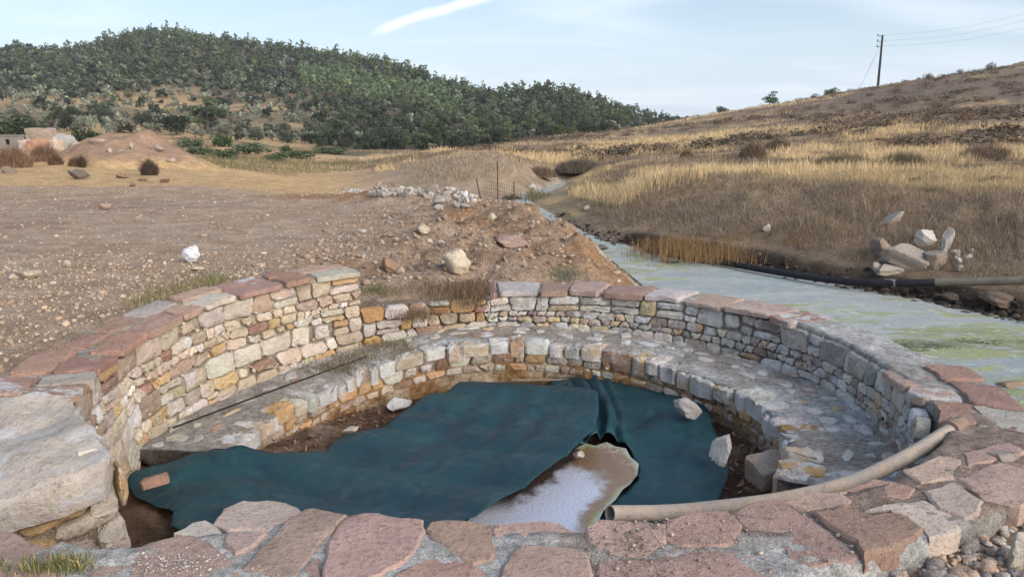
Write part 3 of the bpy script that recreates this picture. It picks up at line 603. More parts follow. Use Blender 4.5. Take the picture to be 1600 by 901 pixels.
# --- coping slabs traced along the front, laid by rule elsewhere
RED = [((.42, .305, .265), 5), ((.45, .345, .305), 4), ((.39, .26, .215), 1.6), ((.47, .39, .35), 1.5)]
FRONT = [
 [(-60, 825), (16, 826), (52, 848), (92, 866), (84, 890), (60, 922), (-60, 940)],
 [(165, 874), (205, 860), (236, 845), (275, 837), (302, 837), (331, 854), (365, 873), (374, 886), (371, 903), (355, 932), (200, 940), (120, 915), (138, 897)],
 [(274, 829), (302, 814), (320, 810), (332, 817), (347, 827), (347, 831), (320, 838), (302, 834)],
 [(336, 815), (354, 794), (381, 783), (420, 781), (434, 782), (460, 790), (472, 797), (433, 816), (421, 825), (362, 825)],
 [(360, 832), (417, 832), (390, 853), (370, 862), (353, 848), (352, 838)],
 [(477, 798), (491, 795), (515, 801), (537, 807), (515, 830), (489, 860), (471, 883), (459, 901), (423, 893), (384, 887), (398, 866), (441, 824)],
 [(477, 882), (495, 871), (499, 890), (497, 908), (467, 904)],
 [(545, 806), (570, 802), (609, 806), (660, 811), (657, 836), (649, 861), (620, 880), (589, 899), (559, 909), (506, 904), (512, 857), (525, 833)],
 [(671, 811), (699, 806), (725, 811), (745, 813), (766, 816), (768, 836), (772, 852), (768, 869), (740, 880), (710, 862), (677, 838), (668, 823)],
 [(619, 897), (658, 874), (699, 867), (740, 882), (760, 897), (763, 927), (600, 927)],
 [(774, 818), (819, 813), (871, 812), (893, 826), (888, 840), (858, 840), (819, 836), (792, 840), (772, 836)],
 [(788, 886), (812, 853), (845, 855), (893, 858), (916, 866), (924, 899), (927, 920), (778, 920)],
 [(922, 823), (939, 814), (1000, 815), (1038, 817), (1034, 845), (1002, 864), (938, 861), (925, 844)],
 [(1045, 813), (1081, 803), (1134, 799), (1148, 812), (1155, 835), (1134, 845), (1068, 848), (1043, 838)],
 [(940, 876), (1010, 872), (1100, 862), (1180, 860), (1225, 880), (1236, 905), (1200, 935), (935, 935)],
 [(1152, 801), (1187, 786), (1219, 786), (1274, 818), (1293, 831), (1334, 862), (1328, 872), (1262, 880), (1238, 873), (1229, 855), (1187, 829), (1158, 817)],
 [(1227, 782), (1275, 769), (1319, 765), (1331, 777), (1320, 786), (1264, 792)],
 [(1276, 805), (1326, 792), (1353, 811), (1400, 803), (1438, 827), (1404, 852), (1351, 867), (1338, 850), (1303, 827)],
 [(1328, 762), (1366, 746), (1398, 752), (1429, 762), (1411, 776), (1374, 771)],
 [(1361, 795), (1405, 785), (1445, 783), (1483, 801), (1494, 826), (1454, 835), (1441, 823), (1408, 801)],
 [(1448, 769), (1489, 756), (1530, 782), (1526, 800), (1506, 807), (1472, 795)],
 [(1500, 745), (1560, 722), (1620, 735), (1640, 765), (1590, 790), (1540, 778)],
 [(1415, 735), (1468, 714), (1500, 720), (1486, 742), (1440, 752)],
 [(1510, 708), (1575, 690), (1600, 705), (1550, 718), (1515, 725)]]
r = np.random.default_rng(21)
def poly_area(p): q = np.roll(p, -1, 0); return 0.5*np.sum(p[:, 0]*q[:, 1]-q[:, 0]*p[:, 1])
idm = lambda u, v, n: np.array([u, v, n])
for i, q in enumerate(FRONT):
    zt = 0.0; p = np.array([unp(a, b, zt)[:2] for a, b in q])
    if poly_area(p) < 0: p = p[::-1]
    pc = p.mean(0); p = p+(p-pc)/np.linalg.norm(p-pc, axis=1, keepdims=True)*(.009 if i < 12 else .017); p = dens(p, .045); p = p+r.normal(0, .004, p.shape); c = pick(RED, r)
    if i == 2: c = (.50, .46, .42)
    if i == 3: c = (.46, .38, .34)
    V, Fc = plate(p, .09 if i else .34, r, .045, .010, 5, 5+i)
    zz = zt+r.normal(0, .005); under_pool(put_piece('coping_slab', (V, Fc), lambda u, v, n: np.array([u, v, n+zz]), M_SLAB, None, c))
def ring_slabs(t0, t1, rows, zoff, pal, seed, skip=None, tmul=1.0):
    r = np.random.default_rng(seed)
    for k in range(rows):
        t = t0
        while t < t1:
            w = r.uniform(.2, .44)*tmul; e = min(t+w/MPD, t1); W = float(W_f((t+e)/2)); a0 = (-0.035+.13*float(smooth(-14, -24, t)*smooth(-60, -50, t)) if k == 0 else W*k/rows+r.normal(0, .02)); a1 = (W*(k+1)/rows-.02+r.normal(0, .02) if k < rows-1 else W+r.uniform(-.03, .05)); j = r.normal(0, .9, 4)
            if skip is None or not skip((t+e)/2, r):
                p = np.array([(t*MPD+j[0]*.012, a0+r.normal(0, .012)), ((t+e)/2*MPD, a0+r.normal(0, .014)), (e*MPD+j[1]*.012, a0+r.normal(0, .012)), (e*MPD+j[2]*.02, a1), ((t+e)/2*MPD, a1+r.normal(0, .015)), (t*MPD+j[3]*.02, a1+r.normal(0, .015))])
                p = chaikin(dens(inset(p, .008), .07), 1); h = r.normal(0, .007)
                def fm(u, v, n): x, y = ell(u/MPD, v); return np.array([x, y, float(ztop_f(u/MPD))+n+h+zoff])
                V, Fc = piece(p, r.uniform(.04, .055), 0, .004, r, True); V[:, 2] += 0.022*fbm(V[:, 0]*6, V[:, 1]*6, 3, seed+k)
                under_pool(put_piece('coping_slab', (V, Fc), fm, M_SLAB if r.random() < .85 else M_LIME, None, pick(pal, r), flip=True))
            t = e+.6
ring_slabs(121.3, 204, 2, 0.0, [((.38, .24, .19), 5), ((.42, .29, .24), 3), ((.50, .31, .14), .6), ((.46, .41, .38), 1)], 5, tmul=1.05)
ring_slabs(-27, -3, 2, -.005, [((.37, .25, .20), 4), ((.42, .32, .27), 3), ((.42, .39, .37), 2)], 6)
ring_slabs(-2, 93.5, 1, 0.0, [((.40, .27, .23), 4), ((.45, .35, .31), 3), ((.48, .45, .43), 2)], 7, skip=lambda t, r: t < 26 and r.random() < .6)
# outer face low above the gravel at the front right
r = np.random.default_rng(31)
polys, small = courses(-76*MPD, -14*MPD, lambda s: -.33, lambda s: -.085, 2, .09, .28, r, .15)
def outer_map(s, z, n): x, y = ell(s/MPD, float(W_f(s/MPD))-.02+n); return np.array([x, y, z])
for p in polys: put_piece('wall_stone', piece(inset(chaikin(dens(p, .1), 1), .008), .06, r.uniform(.01, .03), .004, r), outer_map, M_STONE, ring_wall, pick([((.52, .43, .34), 3), ((.40, .27, .2), 2), ((.48, .44, .40), 3)], r)).location -= Vector(POOLLOC)
# --- end of the left wall: capped with a limed boulder, big stones below
A2 = np.array(ell(PIER_T, 0.0)); RD = A2-np.array([CX, CY]); RD /= np.linalg.norm(RD); NRM = np.array([-RD[1], RD[0], 0.0])
if NRM[1] > 0: NRM = -NRM
def on_pier(px, py):
    d = ray(px, py); o3 = np.array([0, 0, H]); k = ((np.array([*A2, 0])-o3)@NRM)/(d@NRM); q = o3+d*k; return np.array([(q[:2]-A2)@RD, q[2]])
PIER = [([(20, 824), (55, 800), (115, 782), (132, 771), (138, 785), (128, 798), (90, 815), (60, 832), (35, 838)], (.50, .35, .19)),
 ([(-60, 822), (0, 800), (60, 778), (112, 762), (104, 774), (60, 792), (0, 814), (-60, 836)], (.47, .40, .32)),
 ([(105, 757), (125, 746), (160, 736), (176, 722), (177, 732), (162, 750), (125, 763), (108, 769)], (.37, .23, .16)),
 ([(137, 768), (165, 755), (180, 768), (186, 795), (172, 808), (140, 825), (97, 843), (86, 836), (88, 822), (120, 808), (140, 792)], (.58, .52, .45)),
 ([(164, 814), (180, 801), (192, 806), (204, 850), (201, 862), (180, 869), (159, 859), (150, 838)], (.57, .51, .45)),
 ([(-60, 852), (-20, 836), (18, 829), (34, 842), (85, 838), (84, 848), (100, 860), (70, 872), (-60, 880)], (.46, .33, .19)),
 ([(102, 850), (140, 840), (157, 860), (150, 872), (110, 872)], (.44, .38, .34)),
 ([(184, 724), (196, 735), (200, 770), (190, 790), (183, 770), (180, 745)], (.55, .40, .22))]
r = np.random.default_rng(41)
def pier_map(u, v, n): q = A2+RD*u+NRM[:2]*(n+.03); return np.array([q[0], q[1], v])
for q, c in PIER:
    p = np.array([on_pier(*k) for k in q]); fl = poly_area(p) < 0
    if fl: p = p[::-1]
    p = chaikin(dens(p, .05), 1); put_piece('wall_stone', piece(p, .12, .03, .004, r), pier_map, M_STONE, ring_wall, c, flip=False).location -= Vector(POOLLOC)
BL = [(-90, 655), (-20, 632), (30, 618), (65, 609), (110, 612), (126, 640), (150, 672), (173, 704), (168, 724), (105, 752), (0, 784), (-90, 812)]
def blz(py): return 0.06-0.13*(py-610)/110
p3 = np.array([unp(a, b, blz(b)) for a, b in BL]); p = p3[:, :2]
if poly_area(p) < 0: p = p[::-1]
p = chaikin(dens(p, .09), 1); p = p+r.normal(0, .005, p.shape)
Cf = np.linalg.lstsq(np.c_[p3[:, :2], np.ones(len(p3))], p3[:, 2], rcond=None)[0]
V, Fc = plate(p, .17, r, .03, .06, 4, 17, .03)
under_pool(put_piece('cap_boulder', (V, Fc), lambda u, v, n: np.array([u, v, Cf[0]*u+Cf[1]*v+Cf[2]+n]), mat_stone('limed_boulder', 0.38, (.52, .54, .57)), None, (.49, .445, .405)))['label'] = 'big lime crusted boulder capping the end of the left wall'

# the 300 stones that show largest stay single; the smallest are one joined part
ws = [o for o in bpy.data.objects if o.parent is ring_wall and o.name.split('.')[0] == 'wall_stone']
def shown(o):
    q = np.array(o.location)+POOLLOC; D = sorted(np.ptp(np.array([v.co[:] for v in o.data.vertices]), axis=0)); return D[-1]*D[-2]/((q-[0, 0, H])@(q-[0, 0, H]))
ws.sort(key=shown, reverse=True); VV, FF, CC = [], [], []
for o in ws[298:]:
    n0 = len(VV); VV += [tuple(v.co+o.location) for v in o.data.vertices]; FF += [tuple(n0+i for i in p.vertices) for p in o.data.polygons]; CC += [tuple(o.color)]*len(o.data.vertices); me = o.data; bpy.data.objects.remove(o); bpy.data.meshes.remove(me)
m = py_mesh('small_wall_stones', VV, FF); m.set_sharp_from_angle(angle=math.radians(38)); at = m.color_attributes.new('Col', 'FLOAT_COLOR', 'POINT'); at.data.foreach_set('color', np.array(CC, np.float32).ravel()); ob('small_wall_stones', m, M_PEB, ring_wall)['kind'] = 'stuff'
# ------------------------------------------------------------ rocks
def rock_mesh(r, sub=2, planes=11, flat=1.0, rough=0.04):
    v, f = ICO[sub]; n = r.normal(0, 1, (planes, 3)); n /= np.linalg.norm(n, axis=1, keepdims=True); d = r.uniform(.5, .95, planes)
    dots = v@n.T; rad = np.min(np.where(dots > 0.05, d/np.maximum(dots, .05), 9), axis=1); rad = np.minimum(rad, 1.25)
    V = v*rad[:, None]; V *= 1+rough*(fbm(V[:, 0]*2.5+V[:, 2]*3, V[:, 1]*2.5-V[:, 2]*2, 3, int(r.integers(999)))[:, None])*2
    V -= (V.max(0)+V.min(0))/2; V /= (np.ptp(V, axis=0)/2); V[:, 2] += 1.0
    m = np_mesh('rock', V*0.5, f); m.set_sharp_from_angle(angle=math.radians(32)); return m
_rr = np.random.default_rng(3)
ROCKS = [rock_mesh(_rr, 2, int(_rr.integers(8, 15))) for _ in range(10)]; BIGROCKS = [rock_mesh(_rr, 3, int(_rr.integers(9, 15)), rough=.09) for _ in range(6)]+[rock_mesh(_rr, 3, 30, rough=.16) for _ in range(2)]
for m in ROCKS+BIGROCKS: m.materials.append(M_ROCK)
def rock(name, label, px, py, wpx, hpx, z=None, col=(.5, .45, .4), i=0, big=False, rot=0.0, tilt=0.0, depth=0.8, group=None, cat='rock', sink=.12, Y=None):
    if Y is not None: q = unpd(px, py, Y); q[2] = float(ground(q[0], q[1])) if z is None else z
    elif z is None:                               # meet the ground along the line of sight
        d = ray(px, py); ys = np.linspace(2.3, 60, 3000); X = d[0]/d[1]*ys; Z = H+d[2]/d[1]*ys; g = ground(X, ys); k = int(np.argmax(Z <= g)); q = np.array([X[k], ys[k], g[k]])
    else: q = unp(px, py, z)
    dist = math.sqrt(q[0]**2+q[1]**2+(q[2]-H)**2); w, h = wpx*dist/F, hpx*dist/F
    o = ob(name, (BIGROCKS if big else ROCKS)[i % (8 if big else 10)]); o.location = (q[0], q[1]+w*depth*.4, q[2]-h*sink); o.scale = (w, w*depth, h*(1+sink)); o.rotation_euler = (tilt*.5, tilt, rot); o.color = (*col, 1)
    tag(o, label, cat, group); return o
CREAM = (.56, .50, .40); PALE = (.55, .53, .50); PINK = (.40, .29, .26); BRN = (.30, .22, .17); GRY = (.36, .35, .34)
rock('boulder', 'cream boulder on the earth just behind the broken back wall', 712, 433, 46, 42, None, (.60, .54, .43), 6, True, rot=.4, cat='boulder', sink=.05)
rock('rock', 'flat pinkish rock lying on the spoil heap', 798, 386, 52, 16, None, PINK, 7, True, rot=.1)
rock('rock', 'rusty brown rock half buried left of the cream boulder', 612, 428, 34, 24, None, (.33, .22, .15), 2, True, rot=.8)
rock('rock', 'small round tan stone beside the rusty brown rock', 625, 429, 15, 12, None, (.46, .36, .27), 3)
rock('rock', 'pale angular stone on the earth beyond the left wall end', 661, 366, 20, 13, None, (.55, .47, .37), 4)
rock('rock', 'white stone on the slope above the cream boulder', 689, 384, 13, 9, None, PALE, 5)
rock('rock', 'pale stone beside the white stone on the spoil slope', 670, 382, 12, 8, None, (.5, .48, .45), 6)
rock('rock', 'flat pale slab on trodden earth left of the spoil heap', 562, 366, 18, 6, None, (.55, .54, .52), 7)
rock('rock', 'thin brown stone on trodden earth behind the left wall', 543, 385, 16, 4, None, (.42, .33, .27), 8)
rock('rock', 'cream stone high on the clods left of the fence', 768, 344, 13, 10, None, CREAM, 9)
rock('rock', 'dark rock alone on the yellow earth by the mound', 118, 281, 26, 14, None, (.17, .14, .125), 1, True)
rock('rock', 'brown rounded rock at the left edge below dry bushes', 10, 271, 20, 9, None, (.26, .2, .16), 2, True)
rock('rock', 'brown stone on grey gravel near the yellow earth', 161, 328, 18, 9, None, (.38, .28, .22), 3, True)
rock('rock', 'long flat pale stone on the gravel at far left', 36, 437, 32, 11, None, (.52, .45, .37), 7, rot=-.3)
rock('rock', 'small pale chip beside the long flat stone', 20, 438, 11, 9, None, (.5, .43, .36), 2)
rock('rock', 'round pale cobble on the gravel left of the white bag', 103, 419, 11, 11, None, (.55, .48, .4), 5)
rock('rock', 'thin cream stone on gravel below the white bag', 305, 424, 20, 6, None, (.5, .44, .36), 6)
# on the net and the pool floor
rock('rock', 'smooth grey rock holding down the net at the back right', 1076, 653, 37, 27, -.66, (.44, .42, .42), 7, True, rot=.3, sink=.08)
rock('rock', 'angular white rock on the right edge of the net', 1125, 728, 40, 43, -.70, (.62, .60, .57), 4, True, rot=1.1, tilt=.25, sink=.05)
rock('rock', 'white crusted flat stone on the pool floor behind the net', 622, 641, 40, 16, -.88, (.58, .59, .60), 1, rot=.2, depth=.9)
rock('rock', 'thin pale stone at the net edge below the bench', 545, 679, 26, 8, -.84, (.52, .46, .40), 7, rot=.2)
rock('rock', 'white stone chip in the dark gap beside the milky water', 905, 718, 18, 12, -.72, (.6, .58, .52), 6)
def block(name, label, px, py, z, size, rotz, col, cat, seed, tilt=(0, 0)):
    r = np.random.default_rng(seed); w, d, h = size; p = chaikin(dens(np.array([(-w/2, -d/2), (w/2, -d/2*.9), (w/2*.95, d/2), (-w/2*.97, d/2*.93)]), .06), 1)
    V, Fc = piece(p, h, 0, .004, r, True); V[:, 2] += h; m = py_mesh(name, V, Fc); m.set_sharp_from_angle(angle=math.radians(35)); m.materials.append(M_SLAB); q = unp(px, py, z)
    o = ob(name, m); o.location = tuple(q); o.rotation_euler = (tilt[0], tilt[1], rotz); o.color = (*col, 1); tag(o, label, cat); return o
block('stone_block', 'squared beige stone block on the pool floor at right', 1203, 752, -.80, (.27, .25, .16), .25, (.45, .36, .30), 'stone block', 1, (.12, -.1))
block('stone_block', 'reddish stone block lying on the net at its left end', 244, 757, -.72, (.17, .07, .055), .35, (.44, .28, .22), 'stone block', 2, (0, -.15))
block('stone_block', 'orange stained block against the back of the bench', 769, 597, -.84, (.23, .12, .09), .0, (.48, .31, .18), 'stone block', 3)
# bank on the far side of the stream
rock('boulder', 'largest grey boulder low in the grassy bank by the black pipe', 1424, 428, 72, 38, None, (.34, .31, .285), 1, True, rot=.2, cat='boulder')
rock('boulder', 'brown boulder wedged left of the largest bank boulder', 1386, 404, 40, 28, None, (.27, .22, .19), 2, True, rot=.7, cat='boulder')
rock('boulder', 'white boulder on top of the bank boulders', 1448, 386, 28, 24, None, (.58, .57, .55), 3, True, cat='boulder')
rock('boulder', 'upright pale slab right of the white bank boulder', 1477, 402, 14, 40, None, (.54, .52, .50), 5, True, tilt=.1, cat='boulder')
rock('boulder', 'cream ledge of rock along the foot of the largest bank boulder', 1394, 430, 40, 15, None, (.44, .40, .36), 4, True, cat='boulder')
rock('boulder', 'tan angular boulder right of the largest bank boulder', 1466, 424, 34, 26, None, (.36, .31, .27), 0, True, rot=1.3, cat='boulder')
rock('rock', 'cream rock at the left foot of the bank boulders', 1378, 428, 22, 16, None, (.5, .46, .41), 2, True)
rock('rock', 'small white stone resting against the brown bank boulder', 1402, 396, 10, 8, None, (.58, .56, .53), 3)
rock('rock', 'brown rock under the dusty pipe at the shore', 1572, 484, 48, 18, None, (.17, .13, .105), 7, True)
rock('rock', 'dark rock at the eroded shore below the pipe', 1492, 474, 34, 13, None, (.12, .095, .08), 6, True)
rock('rock', 'long pale slab leaning in grass above the bank boulders', 1408, 353, 36, 16, None, (.46, .43, .38), 5, True, tilt=-.5)
rock('rock', 'small pale stone on the grassy bank left of the boulders', 1203, 362, 14, 10, None, (.47, .43, .37), 7, tilt=-.5)
rock('rock', 'pale stone on the near grassy lobe above the stream bend', 918, 330, 14, 9, None, (.46, .42, .36), 2)
rock('rock', 'cream stone beside the orange seep at the stream head', 830, 297, 17, 10, None, (.5, .45, .4), 3)
rock('rock', 'grey brown rock standing at the water edge by the stream mouth', 991, 402, 15, 18, None, (.33, .29, .27), 4, True)
rock('rock', 'flat dark rock awash in the pale water', 1048, 411, 30, 7, -.5, (.2, .18, .17), 6, True)
rock('rock', 'dark wet rock in the shallows of the stream', 940, 392, 26, 9, None, (.13, .12, .11), 2)
rock('rock', 'brown boulder at the shore beside the right coping', 1588, 636, 50, 30, None, (.32, .23, .17), 3, True)
rock('rock', 'pale grey cobble among the gravel at the lower right', 1570, 752, 46, 36, None, (.33, .29, .27), 0, True)
rock('rock', 'pale square stone at the lower right corner', 1598, 893, 34, 50, None, (.45, .43, .38), 4, True)
r = np.random.default_rng(8)
for k in range(9):
    rock('rock', 'white rock shard scattered right of the bank boulders', r.uniform(1492, 1522), r.uniform(392, 424), r.uniform(6, 12), r.uniform(5, 9), None, (.56, .55, .54), k, group='white shards on the bank')
for k in range(46):                                # heap of rubble beyond the spoil
    a = r.normal(0, 1, 2); rock('rubble_stone', 'pale broken stone '+('at the left end' if a[0] < -.8 else 'at the right end' if a[0] > .8 else 'at the foot' if abs(a[1]) < .6 else 'on top')+' of the rubble heap beyond the trodden earth', 607+a[0]*17, 309-abs(a[1])*6, r.uniform(6, 12), r.uniform(5, 9.5), None, tuple(np.array((.46, .43, .40))*r.uniform(.65, 1.12)), k, rot=r.uniform(0, 6), tilt=r.normal(0, .3), group='stones of the rubble heap', cat='stone')
for k in range(26):
    f = r.uniform(0, 1); rock('rubble_stone', ('large' if k % 6 == 0 else 'small')+' pale stone '+('next to the rubble heap' if f < .33 else 'midway from rubble heap to fence' if f < .67 else 'close to the wire fence'), 640+f*90+r.normal(0, 4), 305+f*15+r.normal(0, 7), r.uniform(7, 20)*(1.3 if k % 6 == 0 else 1), r.uniform(6, 15), None, tuple(np.array((.48, .45, .42))*r.uniform(.7, 1.15)), k+3, rot=r.uniform(0, 6), group='stones between heap and fence', cat='stone')
for k in range(60):                                # loose stones over the earth behind the pool
    px, py = r.uniform(480, 860), r.uniform(335, 436)
    if px > 640+(436-py)*.2+120 and py < 350: continue
    ci = int(r.integers(4)); wp = r.uniform(4, 12); lab = ('large ' if wp > 8.5 else ('small ' if wp < 6 else ''))+('cream', 'brown', 'grey', 'reddish')[ci]+' loose stone '+('just behind the back wall' if py > 405 else 'on the trodden earth' if px < 620 else 'on the spoil slope' if py > 370 else 'high on the spoil heap')
    rock('loose_stone', lab, px, py, wp, r.uniform(3, 9), None, tuple(np.array([(.48, .43, .37), (.36, .28, .22), (.42, .37, .33), (.36, .26, .20)][ci])*r.uniform(.85, 1.12)), k, rot=r.uniform(0, 6), group='loose stones behind the pool', cat='stone')
for k, (px, py, w_, h_, lb) in enumerate([(150, 228, 26, 9, 'grey flat rock on the left crest of the mound'), (171, 240, 10, 8, 'small pale rock on the left face of the mound'), (186, 240, 16, 6, 'thin pale rock in the middle of the mound'), (242, 236, 20, 9, 'pale rock on the right crest of the mound'), (265, 254, 14, 6, 'pale rock low on the right crest of the mound'), (205, 234, 6, 10, 'upright pale stone on the mound'), (187, 279, 18, 7, 'dark clod on the yellow earth below the mound'), (255, 286, 16, 6, 'brown clod on the yellow earth right of the mound'), (205, 292, 9, 7, 'small brown clod on the yellow earth'), (222, 283, 14, 4, 'flat brown clod between two larger clods')]):
    rock('rock', lb, px, py, w_, h_, None, (.42, .37, .32) if k < 6 else (.24, .17, .12), k, rot=k)
# ------------------------------------------------------------ pebbles too many to count
def scatter_pebbles(name, label, X, Y, S, cols, r, sub=0, lift=0.25, Z=None, flatn=.7):
    v, f = ICO[sub]; n = len(X); Z = ground(X, Y) if Z is None else Z
    A = v[None]*(1+r.normal(0, .13, (n, len(v), 1))); sc = S[:, None]*np.stack([r.uniform(.8, 1.4, n), r.uniform(.7, 1.2, n), r.uniform(.45, .9, n)*flatn/.7], 1); A = A*sc[:, None, :]
    a = r.uniform(0, 2*PI, n); c, s = np.cos(a)[:, None], np.sin(a)[:, None]; A = np.stack([A[..., 0]*c-A[..., 1]*s, A[..., 0]*s+A[..., 1]*c, A[..., 2]], -1)
    V = A+np.stack([X, Y, Z+S*lift], 1)[:, None]; Fc = f[None]+(np.arange(n)*len(v))[:, None, None]
    C = np.repeat(cols[r.integers(0, len(cols), n)]*r.uniform(.7, 1.25, (n, 1)), len(v), 0)
    o = ob(name, np_mesh(name, V.reshape(-1, 3), Fc.reshape(-1, 3), C), M_PEB); tag(o, label, None, None, 'stuff'); return o
r = np.random.default_rng(12); PC = np.array([(.42, .32, .24), (.36, .27, .20), (.46, .38, .30), (.31, .23, .17), (.42, .31, .22), (.38, .32, .26)])
n = 13000; yy_ = 3.2+18*r.random(n)**1.6; cc_ = r.uniform(-60, 760, n); X = (cc_-800)/F*yy_*math.cos(P)*1.02; _, oo = pool_to(X, yy_); k = (oo > float(.6)); X, yy_ = X[k], yy_[k]
S = np.clip(r.lognormal(-5.35, .6, len(X))*(1+yy_*.05), .003, .05); scatter_pebbles('ground_gravel', 'loose gravel scattered over the trodden earth at left', X, yy_, S, PC, r)
n = 3400; tt_ = r.uniform(-84, -8, n); o_ = r.random(n)**1.2*1.1; Wt = np.array([float(W_f(a)) for a in tt_]); X = CX+(RX+Wt+o_)*np.cos(np.radians(tt_)); Y_ = CY+(RY+Wt+o_)*np.sin(np.radians(tt_)); _, _, isn = stream(X, Y_); k = (~isn) & (Y_ > .9); X, Y_ = X[k], Y_[k]
S = np.clip(r.lognormal(-4.2, .45, len(X)), .007, .042); scatter_pebbles('shore_gravel', 'rounded gravel heaped against the outside of the front wall', X, Y_, S, np.array([(.36, .31, .27), (.29, .265, .25), (.42, .36, .31), (.42, .31, .24), (.47, .43, .39)]), r, 1, .35, flatn=.8)
n = 2600; px_, py_ = r.uniform(900, 1420, n), r.uniform(800, 905, n); k = r.random(n) < np.exp(-((px_-1010)/95)**2)*.8+.3*np.exp(-((px_-1290)/140)**2)*(r.random(n) < .6); px_, py_ = px_[k], py_[k]; Q = np.array([unp(a, b, 0)[:2] for a, b in zip(px_, py_)]); t_, o_ = pool_to(Q[:, 0], Q[:, 1]); Wt = np.array([float(W_f(a)) for a in t_]); k = (o_ > .03) & (o_ < Wt-.03); Q = Q[k]
scatter_pebbles('coping_grit', 'fine grit and crumbs of earth strewn over the front coping', Q[:, 0], Q[:, 1], np.clip(r.lognormal(-5.9, .55, len(Q)), .0015, .011), np.array([(.36, .28, .22), (.30, .23, .18), (.40, .33, .27)]), r, 0, .3, Z=np.full(len(Q), .002))
n = 420; px_, py_ = r.normal(265, 42, n), r.normal(880, 12, n); Q = np.array([unp(a, b, .004)[:2] for a, b in zip(px_, py_)]); scatter_pebbles('slab_grit', 'white grit spilled on the big slab at lower left', Q[:, 0], Q[:, 1], np.clip(r.lognormal(-6.1, .45, n), .0012, .006), np.array([(.55, .52, .48), (.45, .41, .37)]), r, 0, .3, Z=np.full(n, .006))
n = 4200; yy_ = 8.0+7*r.random(n)**1.2; X = r.uniform(-3.0, 2.2, n); _, _, isn = stream(X, yy_); _, oo = pool_to(X, yy_); k = (~isn) & (oo > .5); X, yy_ = X[k], yy_[k]
scatter_pebbles('spoil_clods', 'small clods and stones over the spoil heap', X, yy_, np.clip(r.lognormal(-4.4, .6, len(X)), .005, .06), np.array([(.35, .26, .19), (.30, .22, .16), (.40, .31, .24), (.42, .37, .32), (.34, .24, .16), (.27, .2, .15)]), r, 0, .2)
n = 1500; f_ = r.random(n); px_ = 560+f_*190+r.normal(0, 14, n); Yd = 21.5-f_*6+r.normal(0, 1.0, n); X = (px_-800)/F*Yd*math.cos(P)*1.03; scatter_pebbles('rubble_gravel', 'grey gravel round the rubble heap and fence', X, Yd, np.clip(r.lognormal(-3.3, .45, n), .015, .1), np.array([(.42, .40, .38), (.36, .33, .31), (.48, .45, .41)]), r, 0, .2)
n = 2600; cc_ = r.uniform(-40, 420, n); yy_ = r.uniform(4.3, 9.5, n); X = (cc_-800)/F*yy_*math.cos(P)*1.05; _, oo = pool_to(X, yy_); k = (oo > .6); X, yy_ = X[k], yy_[k]
scatter_pebbles('wall_side_gravel', 'coarser pale gravel along the outside of the left wall', X, yy_, np.clip(r.lognormal(-4.6, .5, len(X)), .004, .035), PC*1.15, r, 0, .2)
n = 800; k_ = r.integers(NL, len(POLY)-6, n); f_ = r.random((n, 1)); Q = POLY[k_]*(1-f_)+POLY[(k_+1) % len(POLY)]*f_+r.normal(0, .09, (n, 2)); k = Q[:, 0] < 13; Q = Q[k]
scatter_pebbles('shore_clods', 'dark wet clods along the far edge of the stream', Q[:, 0], Q[:, 1], np.clip(r.lognormal(-3.7, .5, len(Q)), .01, .06), np.array([(.06, .047, .038), (.085, .066, .05), (.045, .037, .031), (.13, .11, .085)]), r, 1, .0, Z=np.maximum(ground(Q[:, 0], Q[:, 1], False), WL-.02))
# litter of dry leaves and bark on the pool floor
n = 5200; a_ = r.uniform(0, 2*PI, n); q_ = np.sqrt(r.random(n)); X = CX+q_*2.3*np.cos(a_); Y_ = CY+q_*2.1*np.sin(a_); k = np.hypot((X-CX)/(BX-.02), (Y_-CY)/(BY-.02)) < 1; X, Y_ = X[k], Y_[k]; n = len(X); Z = ground(X, Y_)
L = r.uniform(.012, .04, n); wd = L*r.uniform(.15, .5, n); th = r.uniform(0, 2*PI, n); d0 = np.stack([np.cos(th), np.sin(th), r.normal(0, .35, n)], 1); d1 = np.stack([-np.sin(th), np.cos(th), r.normal(0, .35, n)], 1); c0 = np.stack([X, Y_, Z+.008+r.random(n)*.015], 1)
V = np.stack([c0-d0*L[:, None]-d1*wd[:, None]*.3, c0-d1*wd[:, None], c0+d0*L[:, None], c0+d1*wd[:, None]], 1).reshape(-1, 3); C = np.repeat(np.array([(.20, .12, .07), (.13, .08, .055), (.28, .18, .11), (.09, .06, .045)])[r.integers(0, 4, n)]*r.uniform(.7, 1.3, (n, 1)), 4, 0)
M_LITTER = mat_attr('litter', .9, 40, 0, .2); tag(ob('leaf_litter', np_mesh('leaf_litter', V, np.arange(n*4).reshape(-1, 4), C, False), M_LITTER), 'brown dry leaf litter on the pool floor', None, None, 'stuff')
